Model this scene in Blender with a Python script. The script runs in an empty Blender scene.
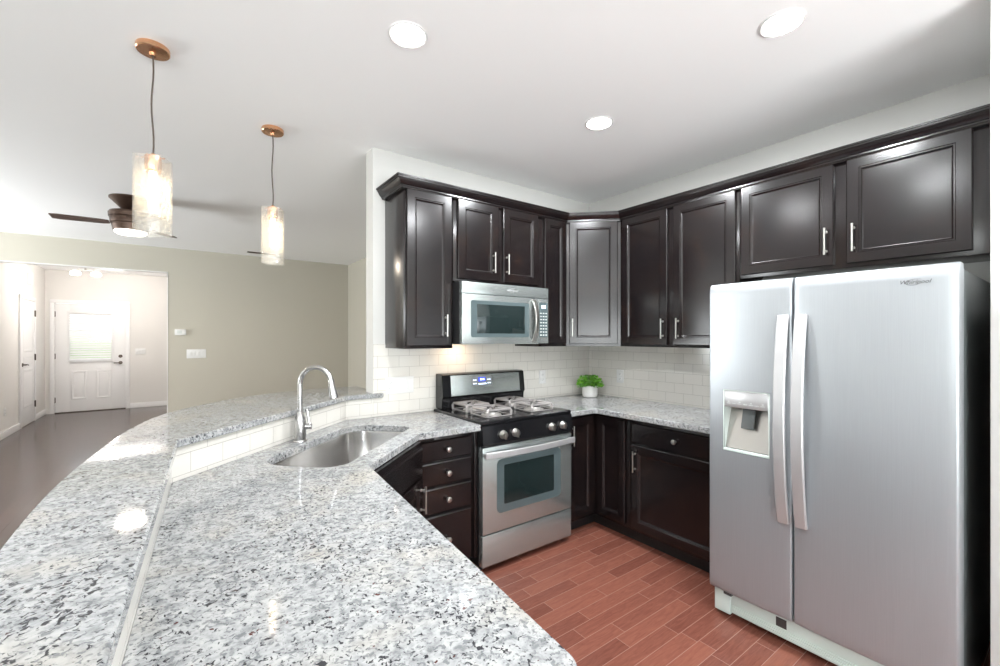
import bpy, bmesh, math, random
from mathutils import Vector, Matrix
random.seed(7)
PI = math.pi
R = math.radians
SC = bpy.context.scene
COL = SC.collection

# ------------------------------------------------------------------ camera, world, exposure
cam_d = bpy.data.cameras.new('camera')
cam = bpy.data.objects.new('camera', cam_d)
COL.objects.link(cam)
SC.camera = cam
cam.location = (-3.146, -2.846, 1.447)
cam.rotation_euler = (R(90), 0, R(-36.308))
cam_d.sensor_width = 36
cam_d.lens = 435.6 * 36 / 1000
cam_d.shift_y = 0.00394
cam_d.clip_start = 0.02

vs = SC.view_settings
vs.view_transform = 'Standard'
vs.look = 'None'
vs.gamma = 1
vs.use_curve_mapping = False
vs.exposure = 0.70
SC.cycles.use_denoising = True
SC.cycles.diffuse_bounces = 9
SC.cycles.glossy_bounces = 5
SC.cycles.transparent_max_bounces = 16
SC.cycles.sample_clamp_indirect = 8

world = bpy.data.worlds.new('sky')
SC.world = world
world.use_nodes = True
wn = world.node_tree.nodes
wl = world.node_tree.links
wn.clear()
w_out = wn.new('ShaderNodeOutputWorld')
w_bg = wn.new('ShaderNodeBackground')
w_tc = wn.new('ShaderNodeTexCoord')
w_sep = wn.new('ShaderNodeSeparateXYZ')
w_map = wn.new('ShaderNodeMapRange')
w_map.inputs['From Min'].default_value = -1
w_map.inputs['From Max'].default_value = 1
w_rmp = wn.new('ShaderNodeValToRGB')
els = w_rmp.color_ramp.elements
els[0].position, els[0].color = 0.40, (0.20, 0.24, 0.14, 1)      # lawn
els[1].position, els[1].color = 0.80, (0.55, 0.75, 1.0, 1)       # upper sky
e = els.new(0.485); e.color = (0.22, 0.32, 0.14, 1)              # shrubs
e = els.new(0.53); e.color = (0.95, 0.98, 1.0, 1)                # haze above the horizon
wl.new(w_tc.outputs['Generated'], w_sep.inputs[0])
wl.new(w_sep.outputs['Z'], w_map.inputs['Value'])
wl.new(w_map.outputs[0], w_rmp.inputs[0])
wl.new(w_rmp.outputs[0], w_bg.inputs['Color'])
w_bg.inputs['Strength'].default_value = 1.8
wl.new(w_bg.outputs[0], w_out.inputs[0])


def area(name, loc, direction, sx, sy, power, color, spread=180):
    d = bpy.data.lights.new(name, 'AREA')
    d.shape = 'RECTANGLE'
    d.size, d.size_y = sx, sy
    d.energy = power
    d.color = color
    d.spread = R(spread)
    o = bpy.data.objects.new(name, d)
    COL.objects.link(o)
    o.location = loc
    o.rotation_euler = Vector(direction).to_track_quat('-Z', 'Y').to_euler()
    return o


# daylight coming in through the windows behind and to the left of the camera
DAY = (0.93, 0.97, 1.0)
area('daylight_patio_door', (-2.1, -6.12, 1.1), (0, 1, 2.6), 2.3, 2.0, 210, DAY)
area('daylight_breakfast_window', (-5.3, -6.12, 1.45), (0, 1, 2.6), 2.2, 1.5, 180, DAY)
area('daylight_side_window_a', (-7.72, -4.1, 1.45), (1, 0, 3.0), 2.0, 1.6, 150, DAY)
area('daylight_side_window_b', (-7.72, 3.3, 1.45), (1, 0, 1.5), 1.8, 1.6, 240, DAY)

H = 2.715            # ceiling height

# ------------------------------------------------------------------ materials


def mat(name):
    m = bpy.data.materials.new(name)
    m.use_nodes = True
    nt = m.node_tree
    return m, nt.nodes, nt.links, nt.nodes['Principled BSDF']


def simple(name, col, rough=0.5, metal=0.0, emit=None, estr=0.0, bump=0.0, bscale=200, coat=0.0, spec=0.5):
    m, n, l, p = mat(name)
    p.inputs['Base Color'].default_value = (*col, 1)
    p.inputs['Roughness'].default_value = rough
    p.inputs['Metallic'].default_value = metal
    p.inputs['Coat Weight'].default_value = coat
    p.inputs['Coat Roughness'].default_value = 0.1
    p.inputs['Specular IOR Level'].default_value = spec
    if emit:
        p.inputs['Emission Color'].default_value = (*emit, 1)
        p.inputs['Emission Strength'].default_value = estr
    tc = n.new('ShaderNodeTexCoord')
    nz = n.new('ShaderNodeTexNoise')
    nz.inputs['Scale'].default_value = bscale
    l.new(tc.outputs['Object'], nz.inputs['Vector'])
    if bump:
        b = n.new('ShaderNodeBump')
        b.inputs['Strength'].default_value = bump
        b.inputs['Distance'].default_value = 0.002
        l.new(nz.outputs['Fac'], b.inputs['Height'])
        l.new(b.outputs[0], p.inputs['Normal'])
    return m


def ramp(n, l, src, stops):
    r = n.new('ShaderNodeValToRGB')
    es = r.color_ramp.elements
    es[0].position, es[0].color = stops[0][0], (*stops[0][1], 1)
    es[1].position, es[1].color = stops[-1][0], (*stops[-1][1], 1)
    for pos, c in stops[1:-1]:
        x = es.new(pos)
        x.color = (*c, 1)
    l.new(src, r.inputs[0])
    return r.outputs[0]


def mixc(n, l, fac, a, b, mode='MIX'):
    m = n.new('ShaderNodeMix')
    m.data_type = 'RGBA'
    m.blend_type = mode
    for s, v in ((m.inputs[0], fac), (m.inputs[6], a), (m.inputs[7], b)):
        if isinstance(v, (int, float)):
            s.default_value = v
        elif isinstance(v, tuple):
            s.default_value = (*v, 1)
        else:
            l.new(v, s)
    return m.outputs[2]


def noise(n, l, vec, scale, detail=3, rough=0.55, dist=0.0):
    z = n.new('ShaderNodeTexNoise')
    z.inputs['Scale'].default_value = scale
    z.inputs['Detail'].default_value = detail
    z.inputs['Roughness'].default_value = rough
    z.inputs['Distortion'].default_value = dist
    if vec is not None:
        l.new(vec, z.inputs['Vector'])
    return z.outputs['Fac']


def mapping(n, l, src, scale=(1, 1, 1), rot=(0, 0, 0), loc=(0, 0, 0)):
    m = n.new('ShaderNodeMapping')
    m.inputs['Scale'].default_value = scale
    m.inputs['Rotation'].default_value = rot
    m.inputs['Location'].default_value = loc
    l.new(src, m.inputs['Vector'])
    return m.outputs[0]


def math_n(n, l, op, a, b=None, c=None):
    m = n.new('ShaderNodeMath')
    m.operation = op
    for i, v in enumerate((a, b, c)):
        if v is None:
            continue
        if isinstance(v, (int, float)):
            m.inputs[i].default_value = v
        else:
            l.new(v, m.inputs[i])
    return m.outputs[0]


def make_granite():
    m, n, l, p = mat('granite')
    tc = n.new('ShaderNodeTexCoord')
    v = tc.outputs['Object']
    big = noise(n, l, v, 4.5, 3)
    med = noise(n, l, v, 42, 4, 0.62, 0.4)
    base = ramp(n, l, med, [(0.32, (0.17, 0.175, 0.18)), (0.43, (0.27, 0.278, 0.28)), (0.54, (0.345, 0.352, 0.350)), (0.72, (0.42, 0.42, 0.41))])
    cream = ramp(n, l, big, [(0.52, (0, 0, 0)), (0.70, (0.65, 0.65, 0.65))])
    base = mixc(n, l, cream, base, (0.39, 0.365, 0.315))
    # grey translucent flecks
    g = noise(n, l, mapping(n, l, v, (1, 1.1, 1), (0, 0, 0.6), (3, 1, 0)), 84, 3, 0.6, 0.5)
    gf = ramp(n, l, g, [(0.54, (0, 0, 0)), (0.60, (0.75, 0.75, 0.75))])
    base = mixc(n, l, gf, base, (0.125, 0.13, 0.138))
    # dark flecks, clustered
    d = noise(n, l, mapping(n, l, v, (1.15, 1, 1), (0, 0, -0.35), (7, 5, 2)), 92, 2.5, 0.55, 0.8)
    cl = noise(n, l, mapping(n, l, v, (1, 1, 1), (0, 0, 0), (2, 8, 2)), 9, 3)
    dd = math_n(n, l, 'ADD', d, math_n(n, l, 'MULTIPLY', math_n(n, l, 'SUBTRACT', cl, 0.5), 0.26))
    df = ramp(n, l, dd, [(0.596, (0, 0, 0)), (0.650, (1, 1, 1))])
    base = mixc(n, l, df, base, (0.034, 0.034, 0.038))
    # a few garnet specks
    w = noise(n, l, mapping(n, l, v, (1, 1.2, 1), (0, 0, 1.1), (1, 9, 4)), 50, 2)
    wf = ramp(n, l, w, [(0.705, (0, 0, 0)), (0.735, (1, 1, 1))])
    base = mixc(n, l, wf, base, (0.07, 0.022, 0.018))
    l.new(base, p.inputs['Base Color'])
    p.inputs['Roughness'].default_value = 0.035
    p.inputs['Specular IOR Level'].default_value = 0.42
    return m


def make_tile():
    m, n, l, p = mat('white_subway_tile')
    uv = n.new('ShaderNodeUVMap')
    uv.uv_map = 'UVMap'
    b = n.new('ShaderNodeTexBrick')
    b.offset = 0.5
    b.inputs['Scale'].default_value = 1
    b.inputs['Brick Width'].default_value = 0.154
    b.inputs['Row Height'].default_value = 0.0775
    b.inputs['Mortar Size'].default_value = 0.0011
    b.inputs['Mortar Smooth'].default_value = 0.2
    b.inputs['Color1'].default_value = (0.63, 0.61, 0.565, 1)
    b.inputs['Color2'].default_value = (0.60, 0.58, 0.535, 1)
    b.inputs['Mortar'].default_value = (0.36, 0.34, 0.31, 1)
    l.new(uv.outputs[0], b.inputs['Vector'])
    l.new(b.outputs['Color'], p.inputs['Base Color'])
    p.inputs['Roughness'].default_value = 0.14
    bp = n.new('ShaderNodeBump')
    bp.invert = True
    bp.inputs['Strength'].default_value = 0.5
    bp.inputs['Distance'].default_value = 0.002
    l.new(b.outputs['Fac'], bp.inputs['Height'])
    l.new(bp.outputs[0], p.inputs['Normal'])
    return m


def make_planks(name, dark, light, seam, rough, width, length, along_y=False, grain=0.35):
    m, n, l, p = mat(name)
    tc = n.new('ShaderNodeTexCoord')
    s = n.new('ShaderNodeSeparateXYZ')
    l.new(tc.outputs['Object'], s.inputs[0])
    x, y = (s.outputs['Y'], s.outputs['X']) if along_y else (s.outputs['X'], s.outputs['Y'])
    ry = math_n(n, l, 'DIVIDE', y, width)
    row = math_n(n, l, 'FLOOR', ry)
    fy = math_n(n, l, 'SUBTRACT', ry, row)
    wn1 = n.new('ShaderNodeTexWhiteNoise')
    wn1.noise_dimensions = '1D'
    l.new(row, wn1.inputs['W'])
    rx = math_n(n, l, 'ADD', math_n(n, l, 'DIVIDE', x, length), math_n(n, l, 'MULTIPLY', wn1.outputs['Value'], 7.3))
    colm = math_n(n, l, 'FLOOR', rx)
    fx = math_n(n, l, 'SUBTRACT', rx, colm)
    cmb = n.new('ShaderNodeCombineXYZ')
    l.new(row, cmb.inputs[0])
    l.new(colm, cmb.inputs[1])
    wn2 = n.new('ShaderNodeTexWhiteNoise')
    wn2.noise_dimensions = '2D'
    l.new(cmb.outputs[0], wn2.inputs['Vector'])
    # seams; a pale seam colour paints the reflection on the board edges
    ey = math_n(n, l, 'MULTIPLY', math_n(n, l, 'MINIMUM', fy, math_n(n, l, 'SUBTRACT', 1, fy)), width)
    ex = math_n(n, l, 'MULTIPLY', math_n(n, l, 'MINIMUM', fx, math_n(n, l, 'SUBTRACT', 1, fx)), length)
    ed = math_n(n, l, 'MINIMUM', ex, ey)
    sm = ramp(n, l, math_n(n, l, 'MULTIPLY', ed, 100), [(0.06, (0.9, 0.9, 0.9)), (0.17, (0, 0, 0))])
    # grain: stretched along the board, shifted per board
    off = n.new('ShaderNodeVectorMath')
    off.operation = 'ADD'
    mp = mapping(n, l, tc.outputs['Object'], (16, 2.0, 1) if along_y else (2.0, 16, 1))
    l.new(mp, off.inputs[0])
    sc = n.new('ShaderNodeVectorMath')
    sc.operation = 'SCALE'
    sc.inputs['Scale'].default_value = 20
    l.new(wn2.outputs['Color'], sc.inputs[0])
    l.new(sc.outputs[0], off.inputs[1])
    gr = noise(n, l, off.outputs[0], 4.5, 6, 0.65, 1.2)
    t = math_n(n, l, 'ADD', math_n(n, l, 'MULTIPLY', wn2.outputs['Value'], 1 - grain),
               math_n(n, l, 'MULTIPLY', math_n(n, l, 'SUBTRACT', gr, 0.2), grain * 1.5))
    c = mixc(n, l, t, dark, light)
    c = mixc(n, l, sm, c, seam)
    l.new(c, p.inputs['Base Color'])
    p.inputs['Roughness'].default_value = rough
    bp = n.new('ShaderNodeBump')
    bp.invert = True
    bp.inputs['Strength'].default_value = 0.25
    bp.inputs['Distance'].default_value = 0.002
    l.new(sm, bp.inputs['Height'])
    l.new(bp.outputs[0], p.inputs['Normal'])
    return m


def make_cabinet_wood():
    m, n, l, p = mat('espresso_stained_wood')
    tc = n.new('ShaderNodeTexCoord')
    a = noise(n, l, tc.outputs['Object'], 5.5, 4, 0.6, 0.5)
    g = noise(n, l, mapping(n, l, tc.outputs['Object'], (60, 60, 3)), 1.5, 3)
    t = math_n(n, l, 'ADD', math_n(n, l, 'MULTIPLY', a, 0.75), math_n(n, l, 'MULTIPLY', g, 0.25))
    c = ramp(n, l, t, [(0.30, (0.0045, 0.0034, 0.0042)), (0.55, (0.0085, 0.0056, 0.0055)), (0.80, (0.024, 0.0115, 0.0075))])
    l.new(c, p.inputs['Base Color'])
    p.inputs['Roughness'].default_value = 0.21
    p.inputs['Specular IOR Level'].default_value = 0.46
    p.inputs['Coat Weight'].default_value = 0.0
    p.inputs['Coat Roughness'].default_value = 0.18
    return m


def make_steel(name, col=(0.60, 0.60, 0.59), rough=0.27, horizontal=True, wob=0.06, metal=1.0):
    m, n, l, p = mat(name)
    tc = n.new('ShaderNodeTexCoord')
    v = mapping(n, l, tc.outputs['Object'], (2, 2, 220) if horizontal else (220, 220, 2))
    z = noise(n, l, v, 3, 2)
    p.inputs['Metallic'].default_value = metal
    c = ramp(n, l, z, [(0.3, tuple(k * 0.97 for k in col)), (0.7, tuple(min(1, k * 1.03) for k in col))])
    l.new(c, p.inputs['Base Color'])
    l.new(math_n(n, l, 'ADD', math_n(n, l, 'MULTIPLY', z, 0.03), rough - 0.015), p.inputs['Roughness'])
    big = noise(n, l, tc.outputs['Object'], 2.4, 1)
    b = n.new('ShaderNodeBump')
    b.inputs['Strength'].default_value = wob
    b.inputs['Distance'].default_value = 0.05
    l.new(big, b.inputs['Height'])
    l.new(b.outputs[0], p.inputs['Normal'])
    return m


def make_glass_seeded():
    m, n, l, p = mat('crackled_clear_glass')
    n.remove(p)
    out = n['Material Output']
    tc = n.new('ShaderNodeTexCoord')
    vor = n.new('ShaderNodeTexVoronoi')
    vor.feature = 'DISTANCE_TO_EDGE'
    vor.inputs['Scale'].default_value = 70
    l.new(mapping(n, l, tc.outputs['Object'], (1, 1, 0.45)), vor.inputs['Vector'])
    edge = ramp(n, l, vor.outputs['Distance'], [(0.0, (1, 1, 1)), (0.22, (0.15, 0.15, 0.15))])
    bp = n.new('ShaderNodeBump')
    bp.inputs['Strength'].default_value = 0.8
    bp.inputs['Distance'].default_value = 0.004
    l.new(vor.outputs['Distance'], bp.inputs['Height'])
    tr = n.new('ShaderNodeBsdfTransparent')
    tr.inputs[0].default_value = (0.98, 0.97, 0.95, 1)
    tl = n.new('ShaderNodeBsdfTranslucent')
    tl.inputs[0].default_value = (0.95, 0.92, 0.86, 1)
    df = n.new('ShaderNodeBsdfDiffuse')
    df.inputs[0].default_value = (0.9, 0.9, 0.88, 1)
    gl = n.new('ShaderNodeBsdfGlossy')
    gl.inputs['Roughness'].default_value = 0.12
    l.new(bp.outputs[0], gl.inputs['Normal'])
    l.new(bp.outputs[0], tl.inputs['Normal'])
    m1 = n.new('ShaderNodeMixShader')
    m1.inputs[0].default_value = 0.45
    l.new(tl.outputs[0], m1.inputs[1])
    l.new(df.outputs[0], m1.inputs[2])
    m2 = n.new('ShaderNodeMixShader')
    l.new(math_n(n, l, 'MULTIPLY', edge, 0.20), m2.inputs[0])
    l.new(tr.outputs[0], m2.inputs[1])
    l.new(m1.outputs[0], m2.inputs[2])
    m3 = n.new('ShaderNodeMixShader')
    m3.inputs[0].default_value = 0.09
    l.new(m2.outputs[0], m3.inputs[1])
    l.new(gl.outputs[0], m3.inputs[2])
    l.new(m3.outputs[0], out.inputs[0])
    return m


def make_pane():
    m, n, l, p = mat('window_glass')
    n.remove(p)
    out = n['Material Output']
    tr = n.new('ShaderNodeBsdfTransparent')
    gl = n.new('ShaderNodeBsdfGlossy')
    gl.inputs['Roughness'].default_value = 0.02
    mx = n.new('ShaderNodeMixShader')
    mx.inputs[0].default_value = 0.02
    l.new(tr.outputs[0], mx.inputs[1])
    l.new(gl.outputs[0], mx.inputs[2])
    l.new(mx.outputs[0], out.inputs[0])
    return m


def make_leaf():
    m, n, l, p = mat('leaf_green')
    oi = n.new('ShaderNodeNewGeometry')
    c = ramp(n, l, oi.outputs['Random Per Island'], [(0.0, (0.04, 0.17, 0.015)), (0.5, (0.10, 0.33, 0.025)), (1.0, (0.24, 0.50, 0.05))])
    l.new(c, p.inputs['Base Color'])
    p.inputs['Roughness'].default_value = 0.45
    return m


M = {}
M['granite'] = make_granite()
M['tile'] = make_tile()
M['wood'] = make_cabinet_wood()
M['kick'] = simple('toe_kick_black', (0.012, 0.010, 0.010), 0.5, bump=0.1)
M['steel'] = make_steel('brushed_stainless', (0.46, 0.50, 0.49), 0.26, wob=0.015, metal=0.8)
M['steel_fridge'] = make_steel('brushed_stainless_doors', (0.37, 0.392, 0.412), 0.36, horizontal=False, wob=0.05, metal=0.62)
M['steel_sink'] = make_steel('satin_stainless', (0.55, 0.54, 0.53), 0.18, wob=0.02)
M['nickel'] = simple('brushed_nickel', (0.50, 0.485, 0.46), 0.30, 1.0, bump=0.05)
M['handle'] = simple('pale_satin_aluminium', (0.46, 0.46, 0.465), 0.38, 0.55, bump=0.03)
M['faucet'] = simple('satin_nickel', (0.46, 0.455, 0.45), 0.24, 1.0, bump=0.03)
M['black'] = simple('black_enamel', (0.008, 0.008, 0.009), 0.12, bump=0.02)
M['blackmatte'] = simple('black_plastic', (0.015, 0.015, 0.016), 0.45, bump=0.05)
M['iron'] = simple('cast_iron_grate', (0.33, 0.31, 0.30), 0.33, 0.4, bump=0.2)
M['darkgray'] = simple('charcoal_metal', (0.085, 0.095, 0.095), 0.4, 0.2, bump=0.05)
M['glassblack'] = simple('dark_oven_glass', (0.012, 0.02, 0.02), 0.06, spec=0.9)
M['glassframe'] = simple('grey_green_glass_border', (0.075, 0.10, 0.105), 0.08, spec=0.9)
M['wallkitchen'] = simple('paint_warm_white', (0.53, 0.525, 0.505), 0.75, bump=0.05)
M['wallgrey'] = simple('paint_greige', (0.46, 0.435, 0.37), 0.7, bump=0.05)
M['wallfoyer'] = simple('paint_foyer', (0.62, 0.60, 0.575), 0.7, bump=0.05)
M['ceiling'] = simple('paint_ceiling', (0.90, 0.90, 0.895), 0.85, bump=0.05)
M['trim'] = simple('paint_trim_white', (0.70, 0.69, 0.685), 0.35, bump=0.02)
M['plastic'] = simple('white_plastic', (0.66, 0.66, 0.65), 0.3, bump=0.02)
M['plasticgrey'] = simple('pale_grey_plastic', (0.55, 0.58, 0.56), 0.35, bump=0.02)
M['burner'] = simple('cast_aluminium_burner', (0.42, 0.40, 0.38), 0.4, 0.5, bump=0.05)
M['clockgrey'] = simple('slate_clock_panel', (0.16, 0.17, 0.175), 0.3, bump=0.02)
M['mint'] = simple('pale_grille_plastic', (0.58, 0.66, 0.62), 0.35, bump=0.02)
M['slot'] = simple('dark_slot', (0.05, 0.05, 0.05), 0.5, bump=0.02)
M['floor'] = make_planks('plank_floor_red_lit', (0.105, 0.034, 0.024), (0.27, 0.102, 0.068), (0.33, 0.19, 0.15), 0.24, 0.0826, 0.52, grain=0.62)  # reddish kitchen light and seam glints are put into the board colours
M['floordim'] = make_planks('plank_floor_dim_lit', (0.030, 0.020, 0.019), (0.075, 0.045, 0.040), (0.02, 0.013, 0.012), 0.17, 0.108, 0.95, along_y=True)  # same wood as the kitchen, with the dimmer light put into its colour
M['copper'] = simple('brushed_copper', (0.72, 0.42, 0.25), 0.25, 1.0, bump=0.05)
M['cord'] = simple('brown_cord', (0.07, 0.05, 0.04), 0.7, bump=0.1)
M['glass'] = make_glass_seeded()
M['pane'] = make_pane()
M['bulb'] = simple('warm_bulb', (1, 0.9, 0.7), 0.3, emit=(1.0, 0.80, 0.52), estr=8)
M['lens'] = simple('downlight_lens', (1, 1, 1), 0.4, emit=(1.0, 0.97, 0.93), estr=12)
M['fanlens'] = simple('fan_lens', (1, 1, 1), 0.4, emit=(1.0, 0.92, 0.82), estr=5)
M['bronze'] = simple('oil_rubbed_bronze', (0.075, 0.045, 0.032), 0.35, 0.6, bump=0.05)
M['blade'] = simple('walnut_blade', (0.09, 0.055, 0.04), 0.4, bump=0.05)
M['screen'] = simple('blue_display', (0.01, 0.02, 0.1), 0.2, emit=(0.08, 0.12, 0.85), estr=0.7)
M['digit'] = simple('lit_digits', (0.7, 0.8, 1), 0.3, emit=(0.6, 0.75, 1.0), estr=1.2)
M['logo_dark'] = simple('badge_charcoal', (0.09, 0.09, 0.09), 0.35, 0.6, bump=0.02)
M['logo_light'] = simple('badge_chrome', (0.85, 0.85, 0.85), 0.25, 0.8, bump=0.02)
M['ceramic'] = simple('white_ceramic', (0.62, 0.61, 0.59), 0.4, bump=0.3, bscale=90)
M['soil'] = simple('potting_soil', (0.03, 0.02, 0.014), 0.9, bump=0.5)
M['leaf'] = make_leaf()
M['grass'] = simple('lawn', (0.06, 0.13, 0.03), 0.9, bump=0.4, bscale=30)
M['hinge'] = simple('hinge_bronze', (0.10, 0.08, 0.065), 0.4, 0.8, bump=0.02)

# ------------------------------------------------------------------ mesh helpers


def obj(name, bm, m, parent=None, loc=None, sharp=35):
    bmesh.ops.recalc_face_normals(bm, faces=bm.faces)
    me = bpy.data.meshes.new(name)
    for f in bm.faces:
        f.smooth = True
    bm.to_mesh(me)
    bm.free()
    me.set_sharp_from_angle(angle=R(sharp))
    if m is not None:
        me.materials.append(m)
    o = bpy.data.objects.new(name, me)
    COL.objects.link(o)
    if parent is not None:
        o.parent = parent
    if loc is not None:
        o.location = loc
    return o


def tag(o, label, cat, group=None):
    o['label'] = label
    o['category'] = cat
    if group:
        o['group'] = group
    return o


def thing(name, label, cat, loc=(0, 0, 0), rotz=0.0, group=None):
    o = bpy.data.objects.new(name, None)
    o.empty_display_size = 0.1
    COL.objects.link(o)
    o.location = loc
    o.rotation_euler = (0, 0, rotz)
    return tag(o, label, cat, group)


def struct(name, bm, m, parent=None, label=None):
    o = obj(name, bm, m, parent)
    if parent is None:
        o['kind'] = 'structure'
        if label:
            o['label'] = label
    return o


def BM():
    return bmesh.new()


def box(bm, x0, x1, y0, y1, z0, z1, bev=0.0, seg=2):
    if x0 > x1: x0, x1 = x1, x0
    if y0 > y1: y0, y1 = y1, y0
    if z0 > z1: z0, z1 = z1, z0
    r = bmesh.ops.create_cube(bm, size=1, matrix=Matrix.Translation(((x0 + x1) / 2, (y0 + y1) / 2, (z0 + z1) / 2))
                              @ Matrix.Diagonal((x1 - x0, y1 - y0, z1 - z0, 1)))
    if bev:
        es = list({e for v in r['verts'] for e in v.link_edges})
        bmesh.ops.bevel(bm, geom=es, offset=bev, segments=seg, affect='EDGES', profile=0.6)
    return bm


def bx(x0, x1, y0, y1, z0, z1, bev=0.0, seg=2):
    return box(BM(), x0, x1, y0, y1, z0, z1, bev, seg)


def cyl(bm, p0, p1, r0, r1=None, seg=20, caps=True):
    p0, p1 = Vector(p0), Vector(p1)
    d = p1 - p0
    q = d.to_track_quat('Z', 'Y').to_matrix().to_4x4()
    bmesh.ops.create_cone(bm, cap_ends=caps, segments=seg, radius1=r0, radius2=r0 if r1 is None else r1, depth=d.length,
                          matrix=Matrix.Translation((p0 + p1) / 2) @ q)
    return bm


def lathe(bm, prof, seg=32, mtx=None, close_ends=True):
    rings = []
    for r, z in prof:
        ring = []
        for k in range(seg):
            a = 2 * PI * k / seg
            v = Vector((r * math.cos(a), r * math.sin(a), z))
            ring.append(bm.verts.new(mtx @ v if mtx else v))
        rings.append(ring)
    for a, b in zip(rings, rings[1:]):
        for k in range(seg):
            bm.faces.new((a[k], a[(k + 1) % seg], b[(k + 1) % seg], b[k]))
    if close_ends:
        bm.faces.new(rings[0])
        bm.faces.new(rings[-1])
    return bm


def tube(bm, pts, r, seg=12, flat=None, up=None):
    """sweep a round (or flat: (half width, half depth)) section along pts; r may be a list"""
    pts = [Vector(p) for p in pts]
    rings = []
    upv = Vector(up) if up else None
    prev = None
    for i, p in enumerate(pts):
        t = (pts[min(i + 1, len(pts) - 1)] - pts[max(i - 1, 0)]).normalized()
        if upv is not None:
            a = upv - t * upv.dot(t)
        elif prev is not None:
            a = prev - t * prev.dot(t)
        else:
            a = t.orthogonal()
        a.normalize()
        prev = a
        b = t.cross(a)
        rr = r[i] if isinstance(r, (list, tuple)) else r
        ring = []
        if flat:
            hw, hd = flat
            c = min(hw, hd) * 0.45
            for sx, sy in ((hw - c, hd), (-hw + c, hd), (-hw, hd - c), (-hw, -hd + c), (-hw + c, -hd), (hw - c, -hd), (hw, -hd + c), (hw, hd - c)):
                ring.append(bm.verts.new(p + a * sy + b * sx))
        else:
            for k in range(seg):
                an = 2 * PI * k / seg
                ring.append(bm.verts.new(p + (a * math.cos(an) + b * math.sin(an)) * rr))
        rings.append(ring)
    n = len(rings[0])
    for ra, rb in zip(rings, rings[1:]):
        for k in range(n):
            bm.faces.new((ra[k], ra[(k + 1) % n], rb[(k + 1) % n], rb[k]))
    bm.faces.new(rings[0])
    bm.faces.new(rings[-1])
    return bm


def offset_poly(pts, d, closed=True):
    """offset to the left of travel by d with mitred corners"""
    n = len(pts)
    res = []
    for i in range(n):
        p = Vector(pts[i][:2])
        if closed or 0 < i < n - 1:
            a = (p - Vector(pts[i - 1][:2])).normalized()
            b = (Vector(pts[(i + 1) % n][:2]) - p).normalized()
        elif i == 0:
            a = b = (Vector(pts[1][:2]) - p).normalized()
        else:
            a = b = (p - Vector(pts[i - 1][:2])).normalized()
        na, nb = Vector((-a.y, a.x)), Vector((-b.y, b.x))
        m = (na + nb)
        if m.length < 1e-6:
            m = na
        m.normalize()
        k = d / max(0.3, m.dot(na))
        res.append((p.x + m.x * k, p.y + m.y * k))
    return res


def slab(bm, outer, z0, z1, holes=(), c=0.004):
    """plate with an eased upper edge; outer counter-clockwise, holes clockwise"""
    tops, sides = [], []
    for lp in [outer] + list(holes):
        top = [bm.verts.new((x, y, z1)) for x, y in offset_poly(lp, c)]
        ring1 = [bm.verts.new((x, y, z1 - c)) for x, y in lp]
        ring2 = [bm.verts.new((x, y, z0 + c)) for x, y in lp]
        bot = [bm.verts.new((x, y, z0)) for x, y in offset_poly(lp, c)]
        n = len(lp)
        for ra, rb in ((top, ring1), (ring1, ring2), (ring2, bot)):
            for k in range(n):
                bm.faces.new((ra[k], ra[(k + 1) % n], rb[(k + 1) % n], rb[k]))
        tops.append(top)
        sides.append(bot)
    for loops in (tops, sides):
        es = []
        for lp in loops:
            for k in range(len(lp)):
                es.append(bm.edges.get((lp[k], lp[(k + 1) % len(lp)])))
        bmesh.ops.triangle_fill(bm, use_beauty=True, use_dissolve=True, edges=es)
    return bm


def prism(bm, pts, z0, z1):
    a = [bm.verts.new((x, y, z0)) for x, y in pts]
    b = [bm.verts.new((x, y, z1)) for x, y in pts]
    n = len(pts)
    for k in range(n):
        bm.faces.new((a[k], a[(k + 1) % n], b[(k + 1) % n], b[k]))
    bm.faces.new(a)
    bm.faces.new(b)
    return bm


def panel(bm, x0, x1, z0, z1, yb, rings):
    """front-facing (-Y) plate: rings are (inset, distance the ring stands in front of yb)"""
    rs = [[bm.verts.new(v) for v in ((x0, yb, z0), (x1, yb, z0), (x1, yb, z1), (x0, yb, z1))]]
    for ins, dep in rings:
        rs.append([bm.verts.new(v) for v in ((x0 + ins, yb - dep, z0 + ins), (x1 - ins, yb - dep, z0 + ins),
                                             (x1 - ins, yb - dep, z1 - ins), (x0 + ins, yb - dep, z1 - ins))])
    for a, b in zip(rs, rs[1:]):
        for k in range(4):
            bm.faces.new((a[k], a[(k + 1) % 4], b[(k + 1) % 4], b[k]))
    bm.faces.new(rs[0])
    bm.faces.new(rs[-1])
    return bm


DOOR_RINGS = [(0, 0.016), (0.004, 0.020), (0.052, 0.020), (0.055, 0.0165), (0.060, 0.0165), (0.066, 0.011), (0.070, 0.0095)]
SLAB_RINGS = [(0, 0.015), (0.006, 0.020)]


def bar_handle(name, parent, x, y, zc, L=0.128, horizontal=False):
    """bar pull standing off the face at y"""
    bm = BM()
    h = L / 2
    if horizontal:
        cyl(bm, (x - h - 0.008, y - 0.028, zc), (x + h + 0.008, y - 0.028, zc), 0.0055, seg=14)
        for s in (-1, 1):
            cyl(bm, (x + s * (h - 0.012), y, zc), (x + s * (h - 0.012), y - 0.03, zc), 0.005, seg=12)
    else:
        cyl(bm, (x, y - 0.028, zc - h - 0.008), (x, y - 0.028, zc + h + 0.008), 0.0055, seg=14)
        for s in (-1, 1):
            cyl(bm, (x, y, zc + s * (h - 0.012)), (x, y - 0.03, zc + s * (h - 0.012)), 0.005, seg=12)
            lathe(bm, [(0.0075, 0), (0.0075, 0.004)], 12, Matrix.Translation((x, y, zc + s * (h - 0.012))) @ Matrix.Rotation(R(90), 4, 'X'))
    return obj(name, bm, M['nickel'], parent)


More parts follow.
